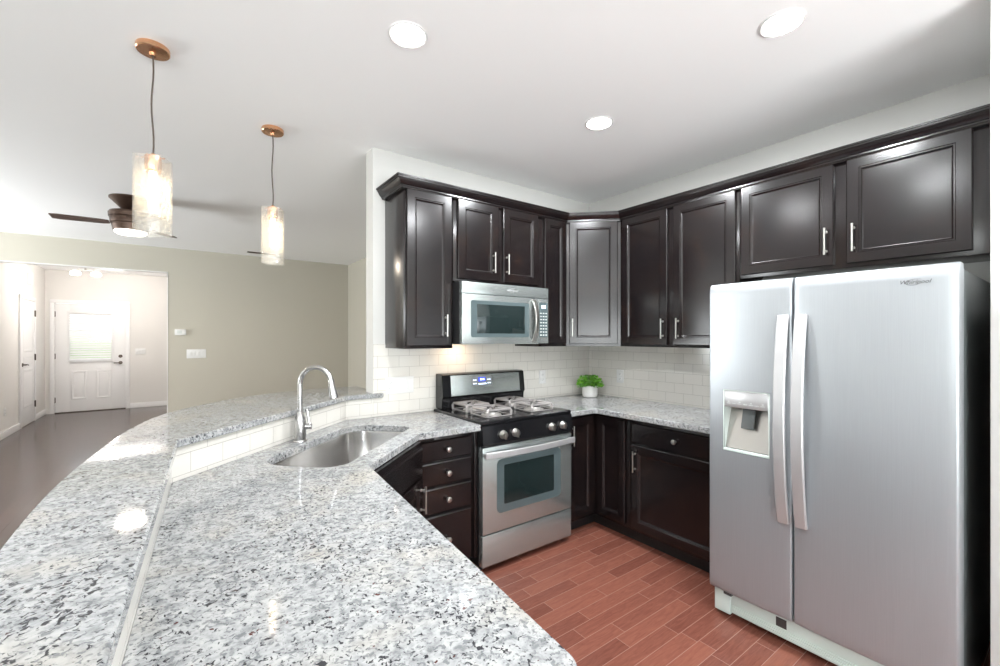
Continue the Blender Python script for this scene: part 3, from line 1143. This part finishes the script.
# diagonal corner
c = thing('corner_wall_cabinet', 'dark diagonal wall cabinet in the corner above the plant', 'cabinet', (-0.61, -UD, UZ0), R(-45))
bm = prism(BM(), [(-0.61, -0.002), (-0.61, -UD), (-UD, -0.61), (-0.002, -0.61), (-0.002, -0.002)], UZ0, UZ1)
bm.transform((Matrix.Translation((-0.61, -UD, UZ0)) @ Matrix.Rotation(R(-45), 4, 'Z')).inverted())
obj('carcass', bm, M['wood'], c)
DW = 0.305 * math.sqrt(2)
cab_door(c, 0.026, DW - 0.026, 0.018, UH - 0.022, 0.0, 0.050, 0.150)
upper('wall_cabinet', 'tall dark wall cabinet with two doors on the right wall before the refrigerator', (0, -0.612, UZ0), R(-90), 0.918, UH,
      doors=[(0.022, 0.420, 0.018, UH - 0.022, 0.388, 0.135), (0.468, 0.896, 0.018, UH - 0.022, 0.508, 0.135)])
FZ0 = 1.812
UH3 = UZ1 - FZ0
upper('wall_cabinet', 'wide short dark wall cabinet with two doors above the refrigerator', (0, -1.532, FZ0), R(-90), 1.088, UH3,
      doors=[(0.012, 0.490, 0.020, UH3 - 0.022, 0.458, 0.150), (0.546, 1.000, 0.020, UH3 - 0.022, 0.578, 0.150)])

# crown moulding: one continuous piece round the tops
path = [(UL, -0.003), (UL, -UD), (-0.61, -UD), (-UD, -0.61), (-UD, -2.622)]
prof = [(0.0005, 2.372), (0.022, 2.372), (0.024, 2.381), (0.028, 2.382), (0.028, 2.389), (0.034, 2.391), (0.042, 2.402), (0.050, 2.416), (0.051, 2.421), (0.057, 2.422), (0.058, 2.430), (0.064, 2.431), (0.065, 2.440), (0.0005, 2.440)]
bm = BM()
rings = []
for o_, z in prof:
    rings.append([bm.verts.new((x, y, z)) for x, y in offset_poly(path, -o_ - (0.021 if False else 0.0), closed=False)])
n = len(path)
for a, b in zip(rings, rings[1:] + rings[:1]):
    for k in range(n - 1):
        bm.faces.new((a[k], a[k + 1], b[k + 1], b[k]))
for k in (0, n - 1):
    bm.faces.new([r_[k] for r_ in rings])
cr = obj('crown_molding', bm, M['wood'], None, sharp=25)
tag(cr, 'dark stained crown molding running along the tops of the wall cabinets', 'molding')

# ------------------------------------------------------------------ microwave
RW = 0.758
t = thing('microwave', 'stainless over-the-range microwave hung above the stove', 'microwave', (RX0 + 0.002, 0, 1.396))
MH = 1.812 - 1.396
obj('body', bx(0, RW, -0.385, -0.009, 0.004, MH, 0.003), M['blackmatte'], t)
obj('vent_panel', bx(0, RW, -0.420, -0.3855, 0.338, MH - 0.001, 0.004), M['steel'], t)
d = obj('door', bx(0, 0.655, -0.422, -0.3855, 0.004, 0.335, 0.005), M['steel'], t)
bm = BM()
prism(bm, rrect(0.50, 0.245, (0.014,) * 4), 0, 0.002)
bm.transform(Matrix.Translation((0.318, -0.4215, 0.172)) @ FRONT)
w_ = obj('window', bm, M['glassframe'], d)
obj('window_screen', bx(0.115, 0.525, -0.4245, -0.4235, 0.075, 0.27, 0.0003), M['glassblack'], w_)
hp = []
for k in range(13):
    s = k / 12
    hp.append((0.607, -0.424 - 0.046 * math.sin(PI * s) ** 0.7, 0.020 + 0.302 * s))
obj('handle', tube(BM(), hp, 0, flat=(0.017, 0.007), up=(0, -1, 0)), M['nickel'], d)
cp = obj('control_panel', bx(0.6555, RW, -0.4215, -0.3855, 0.004, 0.335, 0.005), M['steel'], t)
bm = BM()
prism(bm, rrect(0.082, 0.255, (0.008,) * 4), 0, 0.0015)
bm.transform(Matrix.Translation((0.707, -0.4212, 0.178)) @ FRONT)
kp = obj('keypad', bm, M['glassframe'], cp)
obj('display', bx(0.688, 0.728, -0.4236, -0.4226, 0.262, 0.286), M['digit'], kp)
bm = BM()
for r_ in range(8):
    for k in range(3):
        x, z = 0.681 + k * 0.026, 0.065 + r_ * 0.023
        box(bm, x - 0.007, x + 0.007, -0.4234, -0.4226, z - 0.004, z + 0.004)
obj('buttons', bm, M['plasticgrey'], kp)
badge(t, 0.415, -0.4206, 0.378, 0.024, M['logo_light'])
for x0, x1 in ((0.05, 0.30), (0.46, 0.71)):
    obj('grease_filter', bx(x0, x1, -0.36, -0.10, 0.0, 0.0045), M['plasticgrey'], t)
cook = area('microwave_cooktop_lamp', (RX0 + 0.18, -0.12, 1.393), (0, 0.25, -1), 0.10, 0.05, 0.6, (1.0, 0.72, 0.48))

# ------------------------------------------------------------------ range
t = thing('gas_range', 'stainless and black gas range set between the base cabinets', 'range', (RX0 + 0.001, 0, 0))
RW = 0.760
obj('body', bx(0.002, RW - 0.002, -0.615, -0.02, 0.035, 0.905, 0.002), M['blackmatte'], t)
# cooktop with a raised rim
bm = BM()
slab(bm, [(0, -0.655), (RW, -0.655), (RW, -0.03), (0, -0.03)], 0.9055, 0.930, [], 0.006)
ctop = obj('cooktop', bm, M['black'], t)
bm = BM()
for x0, x1 in ((0.06, 0.33), (0.43, 0.70)):
    box(bm, x0, x1, -0.575, -0.125, 0.9295, 0.9315, 0.0008)
obj('burner_pan', bm, M['black'], ctop)
# front control panel
bm = BM()
prof2 = [(-0.616, 0.775), (-0.655, 0.775), (-0.668, 0.790), (-0.660, 0.900), (-0.650, 0.9052), (-0.616, 0.9052)]
a = [bm.verts.new((0.0, y_, z_)) for y_, z_ in prof2]
b = [bm.verts.new((RW, y_, z_)) for y_, z_ in prof2]
for k in range(len(a)):
    bm.faces.new((a[k], a[(k + 1) % len(a)], b[(k + 1) % len(a)], b[k]))
bm.faces.new(a)
bm.faces.new(b)
pan = obj('control_panel', bm, M['black'], t)
for x in (0.150, 0.248, 0.562, 0.665):
    bm = BM()
    mt = Matrix.Translation((x, -0.664, 0.838)) @ Matrix.Rotation(R(94), 4, 'X')
    lathe(bm, [(0.027, 0), (0.027, 0.006), (0.0235, 0.010), (0.0215, 0.028), (0.020, 0.030)], 24, mt)
    k2 = bx(-0.006, 0.006, -0.023, 0.023, 0.012, 0.038, 0.002)
    k2.transform(mt)
    me_ = bpy.data.meshes.new('tmp')
    k2.to_mesh(me_)
    k2.free()
    bm.from_mesh(me_)
    bpy.data.meshes.remove(me_)
    obj('knob', bm, M['nickel'], pan)
# oven door
dr = obj('oven_door', bx(0.002, RW - 0.002, -0.660, -0.6155, 0.240, 0.770, 0.005), M['steel'], t)
bm = BM()
prism(bm, rrect(0.545, 0.335, (0.035,) * 4), 0, 0.0025)
bm.transform(Matrix.Translation((0.38, -0.6595, 0.518)) @ FRONT)
wd = obj('window', bm, M['glassframe'], dr)
bm = BM()
prism(bm, rrect(0.425, 0.245, (0.008,) * 4), 0, 0.0008)
bm.transform(Matrix.Translation((0.375, -0.6619, 0.523)) @ FRONT)
obj('window_glass', bm, M['glassblack'], wd)
hp = []
for k in range(21):
    s = k / 20
    hp.append((0.004 + 0.752 * s, -0.690 - 0.028 * math.sin(PI * s), 0.728))
bm = tube(BM(), hp, 0, flat=(0.019, 0.008), up=(0, -1, 0))
box(bm, 0.006, 0.036, -0.690, -0.6595, 0.716, 0.740, 0.003)
box(bm, RW - 0.036, RW - 0.006, -0.690, -0.6595, 0.716, 0.740, 0.003)
obj('handle', bm, M['handle'], dr)
obj('storage_drawer', bx(0.002, RW - 0.002, -0.658, -0.6155, 0.042, 0.232, 0.005), M['steel'], t)
for x in (0.04, RW - 0.04):
    for y in (-0.58, -0.08):
        obj('levelling_foot', cyl(BM(), (x, y, 0.0), (x, y, 0.036), 0.016, seg=12), M['blackmatte'], t)
# backguard
bm = BM()
prof2 = [(-0.0195, 0.9315), (-0.112, 0.9315), (-0.112, 1.005), (-0.132, 1.02), (-0.113, 1.172), (-0.095, 1.180), (-0.0195, 1.180)]
a = [bm.verts.new((0.022, y_, z_)) for y_, z_ in prof2]
b = [bm.verts.new((RW + 0.010, y_, z_)) for y_, z_ in prof2]
for k in range(len(a)):
    bm.faces.new((a[k], a[(k + 1) % len(a)], b[(k + 1) % len(a)], b[k]))
bm.faces.new(a)
bm.faces.new(b)
bmesh.ops.bevel(bm, geom=list(bm.edges), offset=0.003, segments=2, affect='EDGES')
bg = obj('backguard', bm, M['black'], t)
tilt = Matrix.Translation((0.38, -0.1332, 1.018)) @ Matrix.Rotation(math.atan2(0.019, 0.16) * -1, 4, 'X')
bm = bx(-0.290, 0.338, 0.0, 0.003, 0.004, 0.150, 0.001)
bm.transform(tilt)
obj('steel_facing', bm, M['steel'], bg)
bm = BM()
prism(bm, rrect(0.180, 0.072, (0.006,) * 4), 0, 0.0015)
bm.transform(tilt @ Matrix.Translation((-0.02, 0.0, 0.098)) @ FRONT)
ck = obj('clock_panel', bm, M['clockgrey'], bg)
bm = bx(-0.056, 0.010, -0.003, -0.0017, 0.095, 0.128)
bm.transform(tilt)
obj('display', bm, M['screen'], ck)
bm = BM()
for x in (-0.036, -0.026, -0.014, -0.004):
    box(bm, x - 0.003, x + 0.003, -0.0036, -0.003, 0.104, 0.119)
for x in (-0.095, -0.078, 0.033, 0.050):
    for z in (0.082, 0.108):
        box(bm, x - 0.005, x + 0.005, -0.0026, -0.0016, z - 0.004, z + 0.004)
box(bm, -0.055, 0.015, -0.0026, -0.0016, 0.074, 0.082)
bm.transform(tilt)
obj('lit_marks', bm, M['digit'], ck)
bm = text_bm('Whirlpool', 0.017, tilt @ Matrix.Translation((0.02, -0.0006, 0.040)) @ FRONT, shear=0.3)
obj('badge', bm, M['logo_dark'], bg)
# burners and grates
for x, y, r_ in ((0.195, -0.475, 0.046), (0.195, -0.225, 0.036), (0.565, -0.475, 0.050), (0.565, -0.225, 0.034)):
    bm = lathe(BM(), [(r_ + 0.022, 0.931), (r_ + 0.020, 0.936), (r_ + 0.004, 0.938), (r_ + 0.003, 0.950), (r_, 0.952)], 28, Matrix.Translation((x, y, 0)))
    bn = obj('burner', bm, M['burner'], t)
    bm = lathe(BM(), [(r_ - 0.002, 0.9522), (r_, 0.957), (r_ - 0.006, 0.962), (0.008, 0.963)], 28, Matrix.Translation((x, y, 0)))
    obj('burner_cap', bm, M['blackmatte'], bn)
for gx in (0.195, 0.565):
    for gy in (-0.475, -0.225):
        bm = BM()
        hw = 0.118
        zt = 0.974
        ring = [(gx + hw * 0.80 * sx, gy + hw * 0.80 * sy) for sx, sy in ((-1, -1), (1, -1), (1, 1), (-1, 1))]
        for k in range(4):
            a_, b_ = ring[k], ring[(k + 1) % 4]
            cyl(bm, (*a_, 0.934), (*b_, 0.934), 0.0045, seg=8)
            # arched finger from each ring corner and side
        for k in range(4):
            an = PI / 2 * k + PI / 4
            cx_, sx_ = math.cos(an), math.sin(an)
            pts = [(gx + cx_ * 0.132, gy + sx_ * 0.132, 0.9335), (gx + cx_ * 0.134, gy + sx_ * 0.134, zt - 0.012),
                   (gx + cx_ * 0.126, gy + sx_ * 0.126, zt), (gx + cx_ * 0.085, gy + sx_ * 0.085, zt), (gx + cx_ * 0.028, gy + sx_ * 0.028, zt - 0.003)]
            tube(bm, pts, 0, flat=(0.0075, 0.009), up=(-sx_, cx_, 0))
        # upper square ties the fingers together
        for k in range(4):
            a1 = PI / 2 * k + PI / 4
            a2 = a1 + PI / 2
            cyl(bm, (gx + math.cos(a1) * 0.126, gy + math.sin(a1) * 0.126, zt), (gx + math.cos(a2) * 0.126, gy + math.sin(a2) * 0.126, zt), 0.0075, seg=8)
        obj('grate', bm, M['iron'], t)

# ------------------------------------------------------------------ refrigerator
FY = -1.654
t = thing('refrigerator', 'tall stainless side-by-side refrigerator with a dispenser in its left door', 'refrigerator', (0, FY, 0), R(-90))
FW = 0.912
obj('body', bx(0.004, FW - 0.004, -0.800, -0.03, 0.035, 1.700, 0.004), M['darkgray'], t)
for x0, x1 in ((0.02, 0.12), (FW - 0.12, FW - 0.02)):
    obj('hinge_cover', bx(x0, x1, -0.86, -0.74, 1.7005, 1.722, 0.006), M['plasticgrey'], t)


def fridge_door(x0, x1, z0, z1, hole=None):
    """door skin slightly crowned across its width and rolled at the top"""
    bm = BM()
    NX, NZ = 14, 30
    xs = [x0 + (x1 - x0) * i / NX for i in range(NX + 1)]
    zs = [z0 + (z1 - z0) * j / NZ for j in range(NZ + 1)]
    if hole:
        hx0, hx1, hz0, hz1 = hole
        xs = sorted([x for x in xs if min(abs(x - hx0), abs(x - hx1)) > 0.008] + [hx0, hx1])
        zs = sorted([z for z in zs if min(abs(z - hz0), abs(z - hz1)) > 0.02] + [hz0, hz1])
    for e_ in (0.003, 0.009, 0.018, 0.032, 0.05):
        zs.append(z1 - e_)
        if e_ < 0.02:
            zs.append(z0 + e_)
    for e_ in (0.003, 0.008):
        xs += [x0 + e_, x1 - e_]
    xs = sorted(set(round(v, 5) for v in xs))
    zs = sorted(set(round(v, 5) for v in zs))

    def yf(x, z):
        u = (x - x0) / (x1 - x0) * 2 - 1
        y_ = -0.918 + 0.006 * u * u
        def rnd(d_, r_):
            return r_ - math.sqrt(max(0, r_ * r_ - (r_ - d_) ** 2)) if d_ < r_ else 0
        return y_ + rnd(z1 - z, 0.05) * 0.45 + rnd(z - z0, 0.02) * 0.6 + rnd(min(x - x0, x1 - x), 0.006)
    V = [[bm.verts.new((x, yf(x, z), z)) for x in xs] for z in zs]
    for j in range(len(zs) - 1):
        for i in range(len(xs) - 1):
            xm, zm = (xs[i] + xs[i + 1]) / 2, (zs[j] + zs[j + 1]) / 2
            if hole and hx0 < xm < hx1 and hz0 < zm < hz1:
                continue
            bm.faces.new((V[j][i], V[j][i + 1], V[j + 1][i + 1], V[j + 1][i]))
    # sides back to the gasket
    rim = V[0] + [r_[-1] for r_ in V[1:]] + V[-1][-2::-1] + [r_[0] for r_ in V[-2:0:-1]]
    back = [bm.verts.new((v.co.x, -0.812, v.co.z)) for v in rim]
    n_ = len(rim)
    for k in range(n_):
        bm.faces.new((rim[k], rim[(k + 1) % n_], back[(k + 1) % n_], back[k]))
    if not hole:
        bm.faces.new(back)
    return bm


SEAM = 0.388
hole = (0.074, 0.294, 0.872, 1.182)
dl = obj('freezer_door', fridge_door(0.002, SEAM - 0.004, 0.150, 1.718, hole), M['steel_fridge'], t, sharp=50)
dr_ = obj('fresh_food_door', fridge_door(SEAM + 0.004, FW - 0.002, 0.150, 1.718), M['steel_fridge'], t, sharp=50)
badge(dr_, FW - 0.118, -0.9168, 1.654, 0.021, M['logo_dark'])
for par, x in ((dl, SEAM - 0.034), (dr_, SEAM + 0.037)):
    hp = []
    for k in range(25):
        s = k / 24
        hp.append((x, -0.922 - 0.050 * math.sin(PI * s) ** 0.8, 0.60 + 0.945 * s))
    bm = tube(BM(), hp, 0, flat=(0.024, 0.009), up=(0, -1, 0))
    for z in (0.615, 1.530):
        box(bm, x - 0.018, x + 0.018, -0.930, -0.905, z - 0.018, z + 0.018, 0.004)
    obj('handle', bm, M['handle'], par)
# dispenser set into the freezer door
hx0, hx1, hz0, hz1 = hole
bm = BM()
yb0, ybk = -0.9125, -0.835
zt_ = 1.105
for a, b, c_, d_ in ((hx0, hx1, hz0, hz0 + 0.014), (hx0, hx0 + 0.007, hz0, hz1), (hx1 - 0.007, hx1, hz0, hz1), (hx0, hx1, hz1 - 0.006, hz1)):
    box(bm, a, b, yb0 - 0.0015, yb0 + 0.01, c_, d_, 0.002)
box(bm, hx0, hx0 + 0.007, yb0, ybk, hz0, zt_)
box(bm, hx1 - 0.007, hx1, yb0, ybk, hz0, zt_)
box(bm, hx0, hx1, ybk, ybk + 0.006, hz0, zt_)
dp = obj('dispenser', bm, M['mint'], dl)
bm = panel(BM(), hx0 + 0.007, hx1 - 0.007, zt_ - 0.01, hz1 - 0.006, yb0 + 0.02, [(0, 0.02), (0.004, 0.0225)])
obj('dispenser_panel', bm, M['handle'], dp)
bm = BM()
for k in range(7):
    x = hx0 + 0.03 + k * 0.0265
    box(bm, x - 0.009, x + 0.009, yb0 - 0.0030, yb0 - 0.0022, 1.113, 1.116)
    if k % 2 == 0:
        box(bm, x - 0.004, x + 0.004, yb0 - 0.0030, yb0 - 0.0022, 1.120, 1.126)
obj('panel_marks', bm, M['plasticgrey'], dp)
bm = BM()
f_ = [bm.verts.new(v) for v in ((hx0 + 0.008, ybk - 0.003, zt_ - 0.012), (hx1 - 0.008, ybk - 0.003, zt_ - 0.012), (hx1 - 0.008, yb0 + 0.012, hz0 + 0.016), (hx0 + 0.008, yb0 + 0.012, hz0 + 0.016))]
bm.faces.new(f_)
r_ = bmesh.ops.extrude_face_region(bm, geom=list(bm.faces))
bmesh.ops.translate(bm, vec=(0, 0.002, -0.002), verts=[v for v in r_['geom'] if isinstance(v, bmesh.types.BMVert)])
obj('splash_plate', bm, M['nickel'], dp)
bm = bx((hx0 + hx1) / 2 - 0.030, (hx0 + hx1) / 2 + 0.030, -0.003, 0.003, -0.11, 0.0, 0.004)
bm.transform(Matrix.Translation((0, -0.868, zt_ - 0.006)) @ Matrix.Rotation(R(-14), 4, 'X'))
obj('paddle', bm, M['darkgray'], dp)
# base grille
bm = BM()
box(bm, 0.010, 0.090, -0.872, -0.80, 0.020, 0.135, 0.005)
box(bm, FW - 0.090, FW - 0.010, -0.872, -0.80, 0.020, 0.135, 0.005)
box(bm, 0.088, FW - 0.088, -0.862, -0.80, 0.030, 0.138, 0.004)
for k in range(3):
    box(bm, 0.10, FW - 0.10, -0.868, -0.86, 0.042 + k * 0.012, 0.047 + k * 0.012)
gr = obj('base_grille', bm, M['mint'], t)
obj('hinge_bracket', bx(0.060, 0.100, -0.880, -0.83, 0.120, 0.149, 0.003), M['slot'], gr)
obj('grille_slot', bx(0.300, 0.345, -0.8635, -0.8615, 0.078, 0.12), M['slot'], gr)
for x in (0.06, FW - 0.06):
    for y in (-0.78, -0.10):
        obj('roller', cyl(BM(), (x - 0.012, y, 0.018), (x + 0.012, y, 0.018), 0.018, seg=14), M['blackmatte'], t)

# ------------------------------------------------------------------ plant
t = thing('potted_plant', 'small leafy green plant in a white pot in the counter corner', 'plant', (-0.205, -0.195, CZ1))
obj('pot', lathe(BM(), [(0.030, 0.0005), (0.056, 0.0005), (0.064, 0.008), (0.067, 0.030), (0.067, 0.097), (0.064, 0.100), (0.061, 0.097), (0.060, 0.080), (0.02, 0.078)], 36), M['ceramic'], t)
obj('soil', lathe(BM(), [(0.059, 0.080), (0.058, 0.084), (0.01, 0.088)], 24), M['soil'], t)
bm = BM()
for k in range(420):
    th = random.uniform(0, 2 * PI)
    u = random.random() ** 0.6
    el = random.uniform(0.02, 1.0)
    rr = 0.102 * u
    base = Vector((math.cos(th) * rr, math.sin(th) * rr, 0.092 + 0.098 * math.sqrt(max(0, 1 - (rr / 0.112) ** 2)) * el))
    dirv = Vector((math.cos(th) * (0.4 + u), math.sin(th) * (0.4 + u), random.uniform(-0.15, 1.0))).normalized()
    L = random.uniform(0.018, 0.030)
    wv = dirv.cross(Vector((random.uniform(-1, 1), random.uniform(-1, 1), random.uniform(0.2, 1)))).normalized() * L * 0.38
    nv = dirv.cross(wv).normalized() * L * 0.12
    p_ = [base, base + dirv * L * 0.35 + wv * 0.9 + nv, base + dirv * L * 0.7 + wv * 0.8 + nv, base + dirv * L,
          base + dirv * L * 0.7 - wv * 0.8 + nv, base + dirv * L * 0.35 - wv * 0.9 + nv]
    vs_ = [bm.verts.new(q) for q in p_]
    bm.faces.new((vs_[0], vs_[1], vs_[2], vs_[3]))
    bm.faces.new((vs_[0], vs_[3], vs_[4], vs_[5]))
fo = obj('foliage', bm, M['leaf'], t)
bm = BM()
for k in range(26):
    th = random.uniform(0, 2 * PI)
    rr = random.uniform(0.01, 0.08)
    tube(bm, [(math.cos(th) * 0.02, math.sin(th) * 0.02, 0.082), (math.cos(th) * rr * 0.7, math.sin(th) * rr * 0.7, 0.11), (math.cos(th) * rr, math.sin(th) * rr, 0.145)], 0.0012, seg=5)
obj('stems', bm, M['leaf'], t)

# ------------------------------------------------------------------ lights


def pendant(label, x, y, rot):
    t = thing('pendant_light', label, 'pendant light', (x, y, H), rot, 'pendants over the bar')
    obj('canopy', lathe(BM(), [(0.059, -0.0005), (0.061, -0.004), (0.061, -0.021), (0.058, -0.025), (0.012, -0.027), (0.010, -0.040)], 36), M['copper'], t)
    pts = []
    for k in range(13):
        s = k / 12
        pts.append((0.003 * math.sin(s * 9), 0.003 * math.cos(s * 7) - 0.003, -0.035 - s * 0.436))
    obj('cord', tube(BM(), pts, 0.0035, seg=8), M['cord'], t)
    zt, zb = -0.486, -0.822
    so = obj('socket', lathe(BM(), [(0.006, zt + 0.02), (0.010, zt + 0.012), (0.030, zt + 0.006), (0.030, zt - 0.055), (0.026, zt - 0.062), (0.018, zt - 0.062)], 24), M['copper'], t)
    bm = lathe(BM(), [(0.012, zt - 0.0625), (0.014, zt - 0.075), (0.016, zt - 0.095), (0.016, zt - 0.215), (0.010, zt - 0.235), (0.003, zt - 0.24)], 20)
    obj('bulb', bm, M['bulb'], so)
    hw = 0.0525
    bm = BM()
    rings = []
    for z, w_ in ((zt, hw), (zb, hw), (zb, hw - 0.006), (zt, hw - 0.006)):
        rings.append([bm.verts.new((q[0], q[1], z)) for q in rrect(2 * w_, 2 * w_, (0.004,) * 4, 3)])
    n_ = len(rings[0])
    for a, b in zip(rings, rings[1:] + rings[:1]):
        for k in range(n_):
            bm.faces.new((a[k], a[(k + 1) % n_], b[(k + 1) % n_], b[k]))
    sh_ = obj('glass_shade', bm, M['glass'], t)
    bm = BM()
    for sx, sy in ((1, 0), (0, 1)):
        cyl(bm, (-sx * (hw - 0.007), -sy * (hw - 0.007), zt + 0.001), (sx * (hw - 0.007), sy * (hw - 0.007), zt + 0.001), 0.003, seg=8)
    obj('shade_holder', bm, M['copper'], t)
    return t


pendant('crackled glass pendant hanging nearer, in front of the ceiling fan', -3.241, -0.412, R(-24))
pendant('crackled glass pendant hanging farther away, over the sink end of the bar', -2.690, 0.116, R(-24))


def downlight(label, x, y, power=11):
    t = thing('recessed_light', label, 'ceiling light', (x, y, H), 0, 'recessed ceiling lights')
    obj('trim_ring', lathe(BM(), [(0.082, -0.0005), (0.082, -0.004), (0.076, -0.007), (0.070, -0.004), (0.070, -0.001)], 36), M['trim'], t)
    obj('lens', lathe(BM(), [(0.0695, -0.001), (0.0695, -0.0035), (0.02, -0.004)], 32), M['lens'], t)
    d_ = bpy.data.lights.new('recessed_lamp', 'AREA')
    d_.shape = 'DISK'
    d_.size = 0.13
    d_.energy = power
    d_.color = (0.94, 0.97, 1.0)
    o_ = bpy.data.objects.new('recessed_lamp', d_)
    COL.objects.link(o_)
    o_.location = (x, y, H - 0.009)
    return t


downlight('round recessed ceiling light above the peninsula and sink', -2.374, -1.143, 9)
downlight('round recessed ceiling light above the refrigerator side, nearest the right edge', -1.186, -2.103, 17)
downlight('round recessed ceiling light above the stove corner, lowest in view', -1.144, -1.113, 24)
downlight('round recessed ceiling light over the near end of the peninsula, closest to the camera', -2.374, -2.103)

# ceiling fan
t = thing('ceiling_fan', 'dark bronze ceiling fan with a light, seen behind the nearer pendant', 'ceiling fan', (-3.509, 2.384, H))
obj('canopy', lathe(BM(), [(0.155, -0.0005), (0.155, -0.012), (0.075, -0.095), (0.050, -0.110), (0.045, -0.135)], 36), M['bronze'], t)
obj('motor', lathe(BM(), [(0.05, -0.125), (0.150, -0.130), (0.160, -0.145), (0.158, -0.180), (0.150, -0.184), (0.152, -0.190), (0.146, -0.235), (0.138, -0.240), (0.138, -0.247), (0.128, -0.300), (0.118, -0.302)], 40), M['bronze'], t)
obj('light_lens', lathe(BM(), [(0.117, -0.3025), (0.117, -0.312), (0.100, -0.326), (0.05, -0.333), (0.01, -0.334)], 36), M['fanlens'], t)
for k in range(3):
    an = R(175.7 + 120 * k)
    bm = BM()
    prism(bm, [(0.15, -0.035), (0.20, -0.052), (0.48, -0.062), (0.53, -0.05), (0.53, 0.05), (0.48, 0.062), (0.20, 0.052), (0.15, 0.035)], -0.004, 0.004)
    bm.transform(Matrix.Rotation(an, 4, 'Z') @ Matrix.Translation((0, 0, -0.232)) @ Matrix.Rotation(R(7), 4, 'X'))
    obj('blade', bm, M['blade'], t)
d_ = bpy.data.lights.new('fan_lamp', 'AREA')
d_.shape = 'DISK'
d_.size = 0.2
d_.energy = 22
d_.color = (1.0, 0.85, 0.68)
o_ = bpy.data.objects.new('fan_lamp', d_)
COL.objects.link(o_)
o_.location = (-3.509, 2.384, H - 0.34)

# ceiling register near the grey wall
t = thing('ceiling_vent', 'dark slim vent on the living room ceiling behind the farther pendant', 'vent', (-2.08, 4.60, H))
obj('vent_frame', bx(-0.26, 0.18, -0.05, 0.05, -0.006, -0.0005, 0.002), M['bronze'], t)
bm = BM()
for k in range(4):
    y = -0.033 + k * 0.022
    box(bm, -0.24, 0.16, y - 0.004, y + 0.004, -0.010, -0.006)
obj('louvres', bm, M['bronze'], t)

# foyer ceiling fixture
t = thing('foyer_ceiling_light', 'brushed flush light on the foyer ceiling just under the opening header', 'ceiling light', (-4.45, 7.4, H))
obj('canopy', lathe(BM(), [(0.07, -0.0005), (0.07, -0.02), (0.02, -0.03), (0.015, -0.12)], 24), M['nickel'], t)
obj('crossbar', bx(-0.16, 0.16, -0.012, 0.012, -0.14, -0.118, 0.004), M['nickel'], t)
for s in (-1, 1):
    obj('glass_shade', lathe(BM(), [(0.03, -0.1405), (0.065, -0.165), (0.072, -0.20), (0.055, -0.215), (0.01, -0.22)], 24, Matrix.Translation((s * 0.13, 0, 0))), M['fanlens'], t)
d_ = bpy.data.lights.new('foyer_lamp', 'POINT')
d_.energy = 48
d_.color = (1.0, 0.95, 0.90)
d_.shadow_soft_size = 0.12
o_ = bpy.data.objects.new('foyer_lamp', d_)
COL.objects.link(o_)
o_.location = (-4.1, 7.2, H - 0.40)
